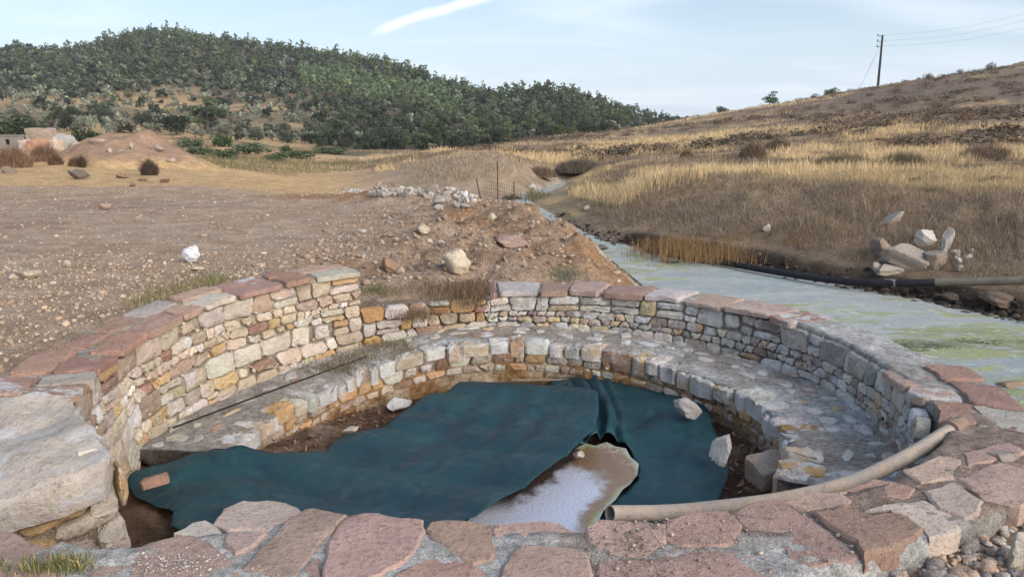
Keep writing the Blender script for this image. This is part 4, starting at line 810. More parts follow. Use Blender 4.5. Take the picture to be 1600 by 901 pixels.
# ------------------------------------------------------------ shade net and milky water
def sheet(name, outl, zfun, step, mat, parent, off, extra=None, smooth_it=1):
    B3 = np.array([unp(a, b, z) for a, b, z in outl]); B2 = B3[:, :2]; bz = B3[:, 2]
    pts = []; zs = []
    for i in range(len(B2)):
        a, b = B2[i], B2[(i+1) % len(B2)]; k = max(1, int(np.linalg.norm(b-a)/step))
        for j in range(k): pts.append(a+(b-a)*j/k); zs.append(bz[i]+(bz[(i+1) % len(B2)]-bz[i])*j/k)
    pts = np.array(pts); zs = np.array(zs); nb = len(pts)
    gx, gy = np.meshgrid(np.arange(B2[:, 0].min(), B2[:, 0].max(), step), np.arange(B2[:, 1].min(), B2[:, 1].max(), step)); gx = gx+(np.arange(gx.shape[0])[:, None] % 2)*step/2; gx, gy = gx.ravel(), gy.ravel(); k = inside(gx, gy, pts); gx, gy = gx[k], gy[k]
    dm = np.min(np.hypot(gx[:, None]-pts[None, :, 0], gy[:, None]-pts[None, :, 1]), axis=1); k = dm > step*.6; gx, gy, dm = gx[k], gy[k], dm[k]
    r_ = delaunay_2d_cdt([Vector(p) for p in pts]+[Vector(p) for p in zip(gx, gy)], [], [list(range(nb))], 1, 1e-5)
    V = np.array([v[:] for v in r_[0]]); D = np.hypot(V[:, 0][:, None]-pts[None, :, 0], V[:, 1][:, None]-pts[None, :, 1]); w = 1/(D+1e-4)**2.5; Z = (w*zs).sum(1)/w.sum(1); e = D.min(1)
    Z = zfun(V[:, 0], V[:, 1], Z, e); m = py_mesh(name, np.c_[V, Z]-off, r_[2])
    m.update()
    if m.polygons[0].normal.z < 0: m.flip_normals()
    m.materials.append(mat); o = ob(name, m, None, parent); return o, V, e, m
def mat_net():
    s = NT('shade_net'); p = s.pos(); a = s.noise(p, 2.2, 5, .55); b = s.noise(p, 420, 2, .5); c = s.noise(p, 11, 5, .6); d = s.noise(p, 60, 3, .6)
    col = s.mix(s.rng(a, .35, .68), (.007, .041, .056), (.012, .068, .082)); col = s.mix(s.rng(c, .5, .75, 0, .6), col, (.017, .078, .092)); col = s.mix(s.rng(b, .45, .6, 0, .5), col, s.mix(1.0, col, (.45,)*3, 'MULTIPLY'))
    col = s.mix(s.rng(d, .70, .78, 0, .35), col, (.10, .16, .17))
    e = s.noise(p, 4.5, 7, .7, 1.2); col = s.mix(s.rng(e, .5, .72, 0, .38), col, (.075, .115, .12)); col = s.mix(s.rng(e, .42, .3, 0, .6), col, (.004, .022, .032)); g = s.voro(p, 26).outputs['Distance']; col = s.mix(s.rng(g, .05, .03, 0, .5), col, (.4, .42, .42))
    return s.done(col, s.rng(c, .3, .7, .42, .7), s.bump(s.math('ADD', s.math('MULTIPLY', s.rng(s.math('ABSOLUTE', s.math('SUBTRACT', s.noise(p, 1.3, 1, .4, .5), .5)), 0, .02), .35), s.math('ADD', s.math('MULTIPLY', c, .2), s.math('MULTIPLY', b, .05))), .45, .03), .45)
M_NET = mat_net(); net_loc = np.array([-.3, 4.9, -.7]); net = empty('shade_net', tuple(net_loc)); tag(net, 'dark teal shade net spread over the pool floor', 'net')
NL_ = [(197, 752, -.80), (204, 742, -.80), (239, 729, -.78), (267, 725, -.76), (304, 709, -.72), (335, 701, -.69), (379, 695, -.68), (397, 704, -.72), (429, 709, -.76), (475, 708, -.78), (506, 702, -.78), (534, 684, -.78), (567, 675, -.77), (607, 662, -.76), (644, 633, -.76), (672, 616, -.76), (694, 613, -.75), (719, 598, -.74), (787, 599, -.73), (862, 600, -.71), (882, 596, -.70), (906, 603, -.66), (934, 614, -.60), (936, 640, -.60), (929, 672, -.60), (860, 731, -.61), (800, 772, -.62), (728, 811, -.62), (690, 840, -.62), (600, 862, -.66), (450, 860, -.70), (330, 850, -.74), (266, 826, -.80), (271, 797, -.78), (245, 791, -.82), (211, 775, -.83)]
def zl(x, y, z, e):
    s1 = fbm(x*1.5+y*.6, y*2.3-x*.4, 4, 101)
    z = z-.045*smooth(0, .5, e)+.07*s1*smooth(0, .2, e)
    u = x*.5+y*.87; z = z+.030*(np.abs(np.sin(u*6.5+3*fbm(x*.9, y*.9, 3, 103)))**.6-.6)+.012*np.sin((x*.9-y*.3)*21+5*fbm(x*1.1, y*1.1, 3, 106))*smooth(.02, .25, e)*smooth(-.3, .15, fbm(x*.9, y*.9, 2, 104))
    z = z+.05*smooth(.06, .0, np.abs(y-(4.37-.42*(x+1.9))+.02*np.sin(x*9)))*smooth(-2.0, -1.6, x)*smooth(-.5, -1.0, x)
    z = z+.05*np.abs(fbm(x*7, y*7, 3, 105))*smooth(-1.5, -1.9, x)
    q = np.hypot((x+1.75)/.22, (y-4.62)/.15); return np.maximum(z+.03*np.exp(-q*q), ground(x, y, False)+.012)
sh1, _, _, _ = sheet('stretched_sheet', NL_, zl, .035, M_NET, net, net_loc)
NR = [(866, 586, -.74), (907, 587, -.72), (953, 597, -.72), (997, 595, -.72), (1015, 606, -.72), (1074, 621, -.70), (1102, 635, -.70), (1112, 660, -.72), (1119, 678, -.74), (1140, 728, -.76), (1137, 746, -.76), (1121, 784, -.77), (1080, 815, -.78), (1000, 850, -.78), (920, 850, -.80), (945, 796, -.80), (956, 783, -.79), (978, 768, -.79), (996, 748, -.79), (997, 728, -.79), (986, 706, -.79), (966, 695, -.79), (938, 690, -.78), (905, 702, -.80), (860, 728, -.82), (835, 690, -.82), (850, 630, -.78)]
def zr(x, y, z, e):
    z = z+.055*fbm(x*2, y*2, 4, 111)*smooth(0, .2, e)
    fx = smooth(.38, .55, x)*smooth(1.0, .75, x)*smooth(5.1, 5.5, y)*smooth(6.75, 6.4, y); z = z+fx*(.08+.045*np.sin((x+.03*np.sin(y*5))*52)+.02*np.sin(x*97+y*4))
    z = z+.035*(np.abs(np.sin((x*.9-y*.5)*8+3*fbm(x*1.2, y*1.2, 3, 113)))**.6-.6)*smooth(.05, .3, e)
    z = z+.035*smooth(.35, .1, np.hypot((x-1.35)/1.0, (y-5.72)/.5))
    return np.maximum(z, np.where(e < .12, -2, ground(x, y, False)+.012))
sheet('gathered_sheet', NR, zr, .03, M_NET, net, net_loc)
for o_ in net.children:
    md = o_.modifiers.new('thick', 'SOLIDIFY'); md.thickness = .004; md.offset = 0
WATER = [(690, 845), (725, 818), (755, 790), (795, 764), (835, 738), (868, 712), (896, 702), (915, 692), (930, 696), (948, 690), (962, 697), (978, 700), (985, 713), (998, 724), (996, 741), (984, 756), (973, 764), (962, 780), (943, 797), (925, 835), (880, 860), (720, 870)]
s = NT('pool_film'); at = s.n('ShaderNodeAttribute', attribute_name='Col').outputs['Color']; p = s.pos(); b = s.noise(p, 60, 5, .7); f = s.noise(p, 180, 3, .6)
M_FILM = s.done(s.mix(1.0, at, s.mix(s.rng(b, .3, .7), (.85,)*3, (1.1,)*3), 'MULTIPLY'), s.rng(b, .4, .6, .12, .4), s.bump(b, .3, .006), .5)
wo_, V, e, m = sheet('pool_water', [(a, b, -.765) for a, b in WATER], lambda x, y, z, e: z, .016, M_FILM, None, np.zeros(3))
RW = np.array([unp(a, b, -.765)[:2] for a, b in WATER[5:20]]); dre = np.full(len(V), 9.0)
for i in range(len(RW)-1): dre = np.minimum(dre, seg_dist(V[:, 0], V[:, 1], RW[i], RW[i+1]))
LW = np.array([unp(a, b, -.765)[:2] for a, b in WATER[1:6]]); dle = np.full(len(V), 9.0)
for i in range(len(LW)-1): dle = np.minimum(dle, seg_dist(V[:, 0], V[:, 1], LW[i], LW[i+1]))
nn = fbm(V[:, 0]*6, V[:, 1]*6, 4, 121); n2 = fbm(V[:, 0]*40, V[:, 1]*40, 3, 122); C = np.tile(np.array([.58, .62, .74]), (len(V), 1))
def lay2(w, rgb):
    global C
    w = np.clip(w, 0, 1)[:, None]; C = C*(1-w)+np.array(rgb)*w
g_ = V[:, 1]*.55+V[:, 0]*.85
lay2(smooth(3.0, 3.2, g_+nn*.35+n2*.10), (.25, .165, .10)); lay2(smooth(.16, .08, dre+nn*.1+n2*.08)*smooth(2.4, 2.7, g_), (.28, .19, .12)); lay2(smooth(.05, .02, dre+nn*.12)*smooth(2.3, 2.6, g_), (.30, .33, .10)); lay2(smooth(.03, .008, dre+nn*.06+n2*.02)*.8, (.42, .47, .45))
lay2(smooth(3.35, 3.5, g_+nn*.2)*smooth(.05, .15, n2)*.8, (.55, .52, .46)); lay2(smooth(.20, .12, dle+nn*.22+n2*.05)*smooth(4.25, 4.5, V[:, 1]), (.06, .045, .038))  # dark strip along the net: mud, plus the sheet's shadow put into the colour
a_ = m.color_attributes.new('Col', 'FLOAT_COLOR', 'POINT'); a_.data.foreach_set('color', np.c_[C, np.ones(len(C))].astype(np.float32).ravel()); tag(wo_, 'milky film of water with algae rim in the pool', kind='structure')
# ------------------------------------------------------------ pipes, rod
def tube(name, pts, rad, mat, parent=None, seg=14, cap=True, hollow=False, sub=6):
    P3 = [np.array(p, float) for p in pts]; out = []
    for i in range(len(P3)-1):                     # Catmull-Rom
        p0, p1, p2, p3 = P3[max(i-1, 0)], P3[i], P3[i+1], P3[min(i+2, len(P3)-1)]
        for j in range(sub):
            t = j/sub; out.append(.5*((2*p1)+(-p0+p2)*t+(2*p0-5*p1+4*p2-p3)*t*t+(-p0+3*p1-3*p2+p3)*t**3))
    out.append(P3[-1]); out = np.array(out); T = np.gradient(out, axis=0); T /= np.linalg.norm(T, axis=1, keepdims=True); V = []; Fc = []
    up = np.array([0, 0, 1.0]) if abs(T[0][2]) < .9 else np.array([1.0, 0, 0]); rr = rad if np.ndim(rad) else np.full(len(out), rad)
    def ringset(mul, flip):
        b = len(V)
        for c, t_, q in zip(out, T, rr):
            a1 = np.cross(up, t_); a1 /= np.linalg.norm(a1); a2 = np.cross(t_, a1)
            for k in range(seg): an = 2*PI*k/seg; V.append(c+(a1*math.cos(an)+a2*math.sin(an))*q*mul)
        for i in range(len(out)-1):
            for k in range(seg): f = (b+i*seg+k, b+i*seg+(k+1) % seg, b+(i+1)*seg+(k+1) % seg, b+(i+1)*seg+k); Fc.append(f[::-1] if flip else f)
        return b
    b0 = ringset(1, False)
    if hollow:
        b1 = ringset(.86, True); n_ = (len(out)-1)*seg
        for k in range(seg): j = (k+1) % seg; Fc.append((b0+j, b0+k, b1+k, b1+j)); Fc.append((b0+n_+k, b0+n_+j, b1+n_+j, b1+n_+k))
    elif cap: n_ = (len(out)-1)*seg; Fc.append(tuple(range(seg))[::-1]); Fc.append(tuple(n_+k for k in range(seg)))
    c = np.array(V).mean(0) if parent is None else np.zeros(3); m = py_mesh(name, np.array(V)-c, Fc); m.set_sharp_from_angle(angle=math.radians(50)); return ob(name, m, mat, parent, tuple(c))
def mat_pipe(name, c1, c2, c3, sc=7):
    s = NT(name); p = s.pos(); a = s.noise(p, sc, 6, .65); b = s.noise(p, sc*7, 5, .7); c = s.mix(s.rng(a, .35, .65), c1, c2); c = s.mix(s.rng(b, .5, .7, 0, .7), c, c3); return s.done(c, .8, s.bump(b, .8, .006), .3)
M_PIPE = mat_pipe('limed_pipe', (.50, .40, .30), (.38, .34, .31), (.30, .20, .13)); M_RUST = mat_pipe('rusty_collar', (.22, .16, .12), (.30, .22, .17), (.12, .08, .06)); M_BLACK = mat_pipe('black_pipe', (.012, .013, .017), (.022, .023, .028), (.05, .05, .05)); M_TAN = mat_pipe('dusty_pipe', (.28, .24, .18), (.20, .18, .14), (.10, .09, .07), 5)
pp = [unp(a, b, z) for a, b, z in [(1484, 672, -.05), (1440, 700, -.065), (1390, 727, -.085), (1320, 757, -.115), (1220, 781, -.14), (1100, 796, -.185), (1030, 801, -.19), (953, 802, -.135)]]
pi_ = empty('inlet_pipe', tuple(pp[0])); tag(pi_, 'crusted beige pipe from the right wall along the front coping', 'pipe'); q = tube('pipe', [p-pp[0] for p in pp], .037, M_PIPE, pi_, 18, hollow=True)
dirn = (pp[0]-pp[1])/np.linalg.norm(pp[0]-pp[1]); tube('collar', [p for p in (-dirn*.012, dirn*.02, dirn*.05)], .056, M_RUST, pi_, 18, sub=2); tube('pipe_stub', [dirn*.05, dirn*.14], .04, M_RUST, pi_, 14, sub=2)
bp = [unp(a, b, z) for a, b, z in [(1010, 390, -.46), (1060, 399, -.45), (1120, 408, -.44), (1180, 419, -.43), (1260, 432, -.42), (1330, 440, -.39), (1400, 442, -.34), (1462, 441, -.29)]]; tp = [unp(a, b, z) for a, b, z in [(1462, 441, -.29), (1530, 440, -.22), (1600, 438, -.14), (1700, 433, -.02), (1800, 428, .1)]]
sp_ = empty('supply_pipe', tuple(bp[0])); tag(sp_, 'long black pipe along the far edge of the stream', 'pipe'); tube('black_pipe', [p-bp[0] for p in bp], .046, M_BLACK, sp_); tube('dusty_pipe', [p-bp[0] for p in tp], .047, M_TAN, sp_); tube('tape_band', [bp[6]*.75+bp[5]*.25-bp[0], bp[6]-bp[0]], .0475, mat_plain('worn_tape', (.22, .23, .25)), sp_, sub=2)
rd = [unp(270, 668, -.66), unp(420, 612, -.60), unp(572, 557, -.50)]; tag(tube('iron_rod', rd, .0085, mat_plain('black_iron', (.02, .016, .014), .6), None, 8), 'thin dark iron rod lying on the left bench', 'rod')
st = [unp(800, 594, -.76), unp(890, 593, -.74)]; tag(tube('rusty_bar', st, .014, M_RUST, None, 8), 'rusty bar along the back edge of the net', 'bar')
# ------------------------------------------------------------ dry grass
M_GRASS = mat_attr('dry_grass', .9, 10, 0, 0, .1, .25); M_LEAF = mat_attr('leaves', .75, 10, 0, 0, .2, .2, True); M_BARK = mat_plain('bark', (.10, .075, .055), .95, .4, 12, .02)
def blades(name, label, X, Y, hgt, wid, col, r, lean=.35, Z=None, segs=2, parent=None, off=np.zeros(3), bias=(0, 0)):
    n = len(X); Z = ground(X, Y, False)-.02 if Z is None else Z; th = r.uniform(0, 2*PI, n); la = hgt*np.abs(r.normal(0, lean, n)); lx, ly = la*np.cos(th)+bias[0]*hgt, la*np.sin(th)+bias[1]*hgt
    a2 = r.uniform(-1.0, 1.0, n); wx, wy = np.cos(a2)*wid/2, np.sin(a2)*wid/2; b = np.stack([X, Y, Z], 1); W = np.stack([wx, wy, 0*wx], 1)
    tip = b+np.stack([lx, ly, hgt*(1-.25*np.minimum((la/hgt)**2, 1.5))], 1)
    if segs == 2:
        mid = b+np.stack([lx*.32, ly*.32, hgt*.58], 1); V = np.stack([b-W, b+W, mid-W*.75, mid+W*.75, tip], 1); T = np.array([[0, 1, 3], [0, 3, 2], [2, 3, 4]]); k = 5
    else: V = np.stack([b-W, b+W, tip], 1); T = np.array([[0, 1, 2]]); k = 3
    Fc = (T[None]+(np.arange(n)*k)[:, None, None]).reshape(-1, 3); C = np.repeat(col, k, 0)
    o = ob(name, np_mesh(name, V.reshape(-1, 3)-off, Fc, C, False), M_GRASS, parent)
    if label: tag(o, label, None, None, 'stuff')
    return o
def jitc(base, n, r, v=.18): return np.clip(np.array(base)[None]*r.normal(1, v, (n, 1))*(1+r.normal(0, .04, (n, 3))), .01, .9)
def by_sight(n, c0, c1, y0, y1, r, pw=1.0):
    c = r.uniform(c0, c1, n); f = r.random(n)**pw; Y = np.exp(np.log(y0)+f*(np.log(y1)-np.log(y0))); return (c-800)/F*Y*math.cos(P), Y
r = np.random.default_rng(5)
X, Y = by_sight(120000, 820, 1760, 8.5, 19, r, .8); dl, dr, isn = stream(X, Y); k = (~isn) & (dr < dl) & (dr > .35+.5*vnoise(X*2, Y*2, 3)) & ((dr < 4.6) | (r.random(len(X)) < .5)); X, Y, dr = X[k], Y[k], dr[k]
nv = fbm(X*.8, Y*.8, 4, 131); k = (nv > -.16) | (r.random(len(X)) < .35); X, Y, dr, nv = X[k], Y[k], dr[k], nv[k]; n = len(X)
w = np.clip(smooth(3.0, 4.6, dr)+nv*.8, 0, 1)[:, None]; C = jitc((.32, .26, .20), n, r, .28)*(1-w)+jitc((.60, .47, .28), n, r)*w; rus = (smooth(.25, .5, fbm(X*.5, Y*.5, 3, 136)+.2)*smooth(1.4, .5, dr))[:, None]; C = C*(1-rus)+jitc((.26, .17, .08), n, r)*rus
blades('bank_grass', 'matted grey brown dry grass covering the stream bank', X, Y, r.uniform(.05, .15, n)*(1+.4*w[:, 0])*(.45+1.2*vnoise(X*2.2, Y*2.2, 9)), .0025+.0004*Y, C, r, .8, bias=(-.15, -.35))
X, Y = by_sight(110000, 560, 1760, 16.5, 52, r, .9); c = sight(X, Y); nv = fbm(X*.16, Y*.16, 4, 132); n2 = fbm(X*.7, Y*.7, 3, 133); dl, dr, isn = stream(X, Y); k = (~isn) & (c > np.interp(Y, [16, 21, 24, 26, 32, 42, 52], [950, 900, 700, 640, 585, 560, 480])) & (nv+.5*n2 > -.17) & (np.minimum(dl, dr) > 1.0); X, Y, nv, n2 = X[k], Y[k], nv[k], n2[k]; n = len(X)
lobe = smooth(22, 23.5, Y)*smooth(34, 30, Y)*smooth(590, 640, sight(X, Y))*smooth(930, 880, sight(X, Y)); w = smooth(-.03, .09, nv+.5*n2-.6*lobe)[:, None]; C = (jitc((.235, .185, .14), n, r)*(1-lobe[:, None])+jitc((.40, .325, .235), n, r)*lobe[:, None])*(1-w)+jitc((.66, .51, .30), n, r)*w
blades('field_grass', 'tall golden dry grass of the sloping field', X, Y, r.uniform(.10, .30, n)*(.6+.5*w[:, 0])*(.45+1.2*vnoise(X*1.4, Y*1.4, 9)), .004+.0006*Y, C, r, .5)
X, Y = by_sight(52000, 620, 1720, 48, 132, r, 1.0); c = sight(X, Y); nv = fbm(X*.035, Y*.07, 4, 134); n2 = fbm(X*.25, Y*.25, 3, 135); dens_ = nv+.35*n2-.13*smooth(1150, 1600, c); k = (c > np.interp(Y, [48, 60, 75, 95, 132], [640, 780, 880, 980, 1060])) & (dens_ > -.10); X, Y, dens_ = X[k], Y[k], dens_[k]; n = len(X)
w = smooth(-.03, .10, dens_)[:, None]; C = jitc((.22, .175, .135), n, r)*(1-w)+jitc((.60, .47, .28), n, r)*w
blades('hill_grass', 'straw coloured grass in patches up the hillside', X, Y, r.uniform(.15, .36, n)*(.6+.5*w[:, 0]), .0011*Y, C, r, .35, segs=1)
X, Y = by_sight(16000, 250, 660, 30, 70, r, .9); nv = fbm(X*.14, Y*.14, 4, 138); c = sight(X, Y); k = (nv > -.05) & (Y > np.interp(c, [250, 330, 450, 560, 660], [36, 36, 33, 34, 34])); X, Y, nv = X[k], Y[k], nv[k]; n = len(X); w = smooth(0.0, .12, nv)[:, None]
blades('valley_grass', 'brown and green rough grass in the valley floor', X, Y, r.uniform(.12, .34, n), .0009*Y, jitc((.31, .24, .16), n, r)*(1-w)+jitc((.20, .19, .105), n, r)*w, r, .45, segs=1)
X, Y = by_sight(9000, -80, 640, 19, 42, r, 1.0); nv = fbm(X*.4, Y*.4, 4, 139); k = nv > .0; X, Y = X[k], Y[k]; n = len(X); blades('stubble', 'short yellow stubble on the dry earth at left', X, Y, r.uniform(.02, .07, n), .0012*Y, jitc((.50, .36, .18), n, r), r, .6, segs=1)
def weeds(name, label, spots, n, hgt, col, wid=.005, lean=.8, Z=None):
    XX, YY, ZZ = [], [], []
    for px, py, sx, sy, z in spots:
        a, b = r.normal(px, sx, n), r.normal(py, sy, n); Q = np.array([unp(u, v, z) for u, v in zip(a, b)]); XX.append(Q[:, 0]); YY.append(Q[:, 1]); ZZ.append(np.full(n, z))
    XX, YY, ZZ = map(np.concatenate, (XX, YY, ZZ)); m = len(XX); ctr = np.array([XX.mean(), YY.mean(), ZZ.mean()]); col_ = np.array(col); C = np.clip(col_[r.integers(0, len(col_), m)]*r.normal(1, .2, (m, 1)), .01, .8)
    o = blades(name, label, XX, YY, r.uniform(.4, 1.1, m)*hgt, r.uniform(.6, 1.4, m)*wid, C, r, lean, Z=ZZ-.01, off=ctr); o.location = tuple(ctr); return o
GRN = [(.13, .16, .06), (.18, .20, .08), (.10, .13, .05), (.28, .25, .13)]; DRY = [(.20, .14, .09), (.15, .10, .07), (.30, .22, .14)]
weeds('weeds', 'low green weeds growing in the break of the back wall', [(600, 449, 22, 6, -.13), (640, 441, 28, 5, -.13), (690, 433, 20, 4, -.1)], 900, .07, GRN)
weeds('weeds', 'dry brown weeds hanging over the broken back wall', [(705, 455, 28, 8, -.12), (735, 465, 16, 9, -.16), (650, 490, 16, 7, -.25), (690, 446, 30, 6, -.1), (745, 452, 14, 6, -.1)], 800, .10, DRY, .004)
weeds('weeds', 'thin green and straw weeds along the outside of the left wall', [(285, 452, 32, 7, .12), (240, 470, 24, 6, .1), (330, 438, 20, 5, .12)], 700, .06, GRN+[(.42, .34, .2)]*3, .004)
weeds('weeds', 'dark weeds at the foot of the left coping', [(170, 500, 26, 7, .05), (110, 528, 26, 6, .02), (205, 485, 20, 5, .05)], 420, .05, [(.12, .11, .06), (.2, .17, .1), (.3, .25, .16)], .004)
weeds('weeds', 'flattened dry weeds on the back of the bench', [(560, 556, 26, 7, -.5), (520, 572, 22, 6, -.54), (610, 540, 24, 5, -.47)], 520, .05, [(.20, .18, .10), (.26, .21, .13), (.14, .13, .07)], .004, 1.2)
weeds('weeds', 'thin grass tuft on the slab at the lower left', [(60, 885, 26, 6, .01), (110, 880, 18, 6, .01)], 240, .05, GRN+[(.45, .38, .18)]*2, .0035, 1.0)
weeds('weeds', 'grey green weed on the orange spoil beside the back coping', [(884, 428, 12, 6, -.08)], 320, .08, [(.20, .23, .16), (.15, .18, .11)], .006)
weeds('weeds', 'green rushes at the stream bend under the grassy bank', [(838, 310, 9, 3, -.5)], 260, .3, [(.15, .15, .08), (.2, .18, .1)], .015, .3)
weeds('weeds', 'rust brown sedge at the foot of the bank', [(1110, 403, 40, 5, -.42), (1060, 394, 30, 4, -.42)], 900, .30, [(.24, .15, .07), (.19, .13, .07), (.3, .2, .1)], .008, .4)
# ------------------------------------------------------------ bushes and trees
def leaf_cloud(r, blobs, n, size, cols, squash=1.0, shell=.55):
    bl = np.array(blobs); vol = (bl[:, 3]*bl[:, 4]*bl[:, 5])**(2/3); pk = r.choice(len(bl), n, p=vol/vol.sum()); d = r.normal(0, 1, (n, 3)); d /= np.linalg.norm(d, axis=1, keepdims=True)
    q = bl[pk, :3]+d*bl[pk, 3:6]*(shell+(1-shell)*r.random((n, 1))**.6)*r.normal(1, .07, (n, 1)); nr = d+r.normal(0, .55, (n, 3)); nr /= np.linalg.norm(nr, axis=1, keepdims=True)
    up = np.where(np.abs(nr[:, 2:3]) < .9, np.array([[0, 0, 1.0]]), np.array([[1.0, 0, 0]])); u = np.cross(up, nr); u /= np.linalg.norm(u, axis=1, keepdims=True); v = np.cross(nr, u); a = r.uniform(0, 2*PI, (n, 1)); u, v = u*np.cos(a)+v*np.sin(a), v*np.cos(a)-u*np.sin(a)
    s = (size*r.uniform(.6, 1.4, n))[:, None]; V = np.stack([q-u*s-v*s*.5, q+u*s*.2-v*s*.8, q+u*s+v*s*.35, q-u*s*.3+v*s*.8], 1); tone = r.normal(1, .16, len(bl))
    C = np.array(cols)[r.integers(0, len(cols), n)]*(r.normal(1, .14, n)*tone[pk])[:, None]; return V, np.clip(C, .01, .8)
def shape(kind, r):
    B = []
    if kind == 'pine':                             # irregular layered crown on a bare stem, 6 m
        for k in range(14): z = r.uniform(1.9, 5.6); w = 1.55*math.sqrt(max(.1, 1-((z-3.4)/2.6)**2)); a = r.uniform(0, 2*PI); q = w*r.uniform(.3, .9); u = r.uniform(.55, .95); B.append((q*math.cos(a), q*math.sin(a), z, u, u, u*.7))
    elif kind == 'oak':                            # dense evergreen down to the ground, 3.2 m
        for k in range(13): a = r.uniform(0, 2*PI); q = r.uniform(.1, 1.15); z = r.uniform(.6, 2.6)*(1-.25*q); s = r.uniform(.5, .85); B.append((q*math.cos(a), q*math.sin(a), z, s, s, s*.8))
    elif kind == 'olive':                          # open rounded crown on a short trunk, 3 m
        for k in range(11): a = r.uniform(0, 2*PI); q = r.uniform(.2, 1.05); z = r.uniform(1.1, 2.6)*(1-.12*q); s = r.uniform(.38, .68); B.append((q*math.cos(a), q*math.sin(a), z, s, s, s*.8))
    else:                                          # low scrub cushion, .7 m
        for k in range(7): a = r.uniform(0, 2*PI); q = r.uniform(0, .6); s = r.uniform(.25, .45); B.append((q*math.cos(a), q*math.sin(a), r.uniform(.12, .4), s, s, s*.75))
    return B
LC_ = {'pine': [(.070, .096, .058), (.086, .110, .062), (.058, .080, .053)], 'oak': [(.046, .062, .042), (.058, .072, .046), (.038, .051, .038)], 'olive': [(.185, .20, .155), (.22, .235, .185), (.145, .16, .12)], 'scrub': [(.20, .16, .12), (.235, .185, .14), (.15, .125, .095)]}
def trunk(r, kind):
    V, Fc = [], []
    def limb(p0, p1, r0, r1, bend):
        b = len(V); p0, p1 = np.array(p0, float), np.array(p1, float)
        for i, t in enumerate((0, .35, .7, 1)):
            c = p0+(p1-p0)*t+np.array([bend*math.sin(t*3.1), bend*.6*math.sin(t*2.6), 0]); q = r0+(r1-r0)*t
            for k in range(6): an = k*PI/3; V.append((c[0]+q*math.cos(an), c[1]+q*math.sin(an), c[2]))
            if i:
                for k in range(6): j = (k+1) % 6; Fc.append((b+(i-1)*6+k, b+(i-1)*6+j, b+i*6+j, b+i*6+k))
    h = {'pine': 5.6, 'oak': 1.8, 'olive': 1.2}[kind]; limb((0, 0, -.3), (r.normal(0, .15), r.normal(0, .15), h), .16, .05, r.normal(0, .15))
    for k in range(7 if kind == 'pine' else 5): z = h*(.35+.6*k/7) if kind == 'pine' else h*r.uniform(.6, .95); a = r.uniform(0, 2*PI); L = 1.1 if kind == 'pine' else 1.0; limb((0, 0, z), (L*math.cos(a), L*math.sin(a), z+.5*(1 if kind == 'pine' else 1.8)), .06, .02, .05)
    m = py_mesh('trunk', V, Fc); m.materials.append(M_BARK); return m
rt = np.random.default_rng(19); HI = {}; LO = {}; TR = {}
for kd, nh, nl, sh, sl in (('pine', 1100, 78, .14, .40), ('oak', 1000, 66, .12, .36), ('olive', 800, 60, .11, .34), ('scrub', 420, 95, .045, .06)):
    HI[kd], LO[kd], TR[kd] = [], [], []
    for v in range(4):
        B = shape(kd, rt); V, C = leaf_cloud(rt, B, nh, sh, LC_[kd]); m = np_mesh('crown', V.reshape(-1, 3), np.arange(nh*4).reshape(-1, 4), np.repeat(C, 4, 0), False); m.materials.append(M_LEAF); HI[kd].append(m)
        V, C = leaf_cloud(rt, B, nl, sl, LC_[kd]); LO[kd].append((V, C))
        if kd != 'scrub': TR[kd].append(trunk(rt, kd))
TN = {'pine': 'pine_tree', 'oak': 'evergreen_tree', 'olive': 'olive_tree', 'scrub': 'scrub_bush'}
def tree(kind, x, y, h, label, group=None, var=0, wide=1.0, tint=(1, 1, 1), parts=True, z=None, cat='tree', name=None):
    base = {'pine': 6.3, 'oak': 3.1, 'olive': 3.0, 'scrub': .75}[kind]; z = float(ground(np.array(x), np.array(y))) if z is None else z; s = h/base
    if parts and kind != 'scrub':
        o = empty(name or TN[kind], (x, y, z-.05)); c = ob('crown', HI[kind][var % 4], None, o); c.color = (*tint, 1); ob('trunk', TR[kind][var % 4], None, o)
    else: o = ob(name or TN[kind], HI[kind][var % 4], None, None, (x, y, z-.05)); o.color = (*tint, 1)
    o.scale = (s*wide, s*wide, s); o.rotation_euler = (0, 0, random.uniform(0, 6.28)); tag(o, label, cat, group); return o
def at_px(px, py, Y): q = unpd(px, py, Y); return q[0], q[1]
def tree_px(kind, px, ptop, pbase, Y, label, var=0, wpx=None, **k):
    q = unpd(px, pbase, Y); h = (pbase-ptop)*Y/F; g = float(ground(np.array(q[0]), np.array(q[1]))); h = max(h, unpd(px, ptop, Y)[2]-g)
    return tree(kind, q[0], q[1], h, label, None, var, wide=1.0 if wpx is None else (wpx*Y/F)/(h*{'pine': .55, 'oak': 1.0, 'olive': .95, 'scrub': 1.9}[kind]), **k)
# named trees and bushes one can point at
tree_px('oak', 32, 176, 222, 62, 'big dark evergreen bush behind the ruins at far left', 0, 66, tint=(.9, 1.1, .8), name='evergreen_bush', cat='bush')
tree_px('oak', 133, 193, 224, 56, 'round dark evergreen bush right of the white ruin', 1, 40, tint=(.8, 1.05, .8), name='evergreen_bush', cat='bush')
tree_px('oak', 158, 198, 222, 58, 'small yellow green bush touching the round dark bush', 2, 22, tint=(2.0, 2.0, 1.0), name='evergreen_bush', cat='bush')
tree_px('pine', 322, 142, 205, 92, 'broad light green pine at the foot of the wooded hill', 0, 62, tint=(1.5, 1.5, 1.3))
tree_px('oak', 275, 185, 226, 84, 'dark wide evergreen below the broad light green pine', 3, 50, name='evergreen_bush', cat='bush')
tree_px('oak', 350, 208, 240, 60, 'bright green bush alone in the valley floor', 2, 34, tint=(1.3, 1.7, 1.0), name='evergreen_bush', cat='bush')
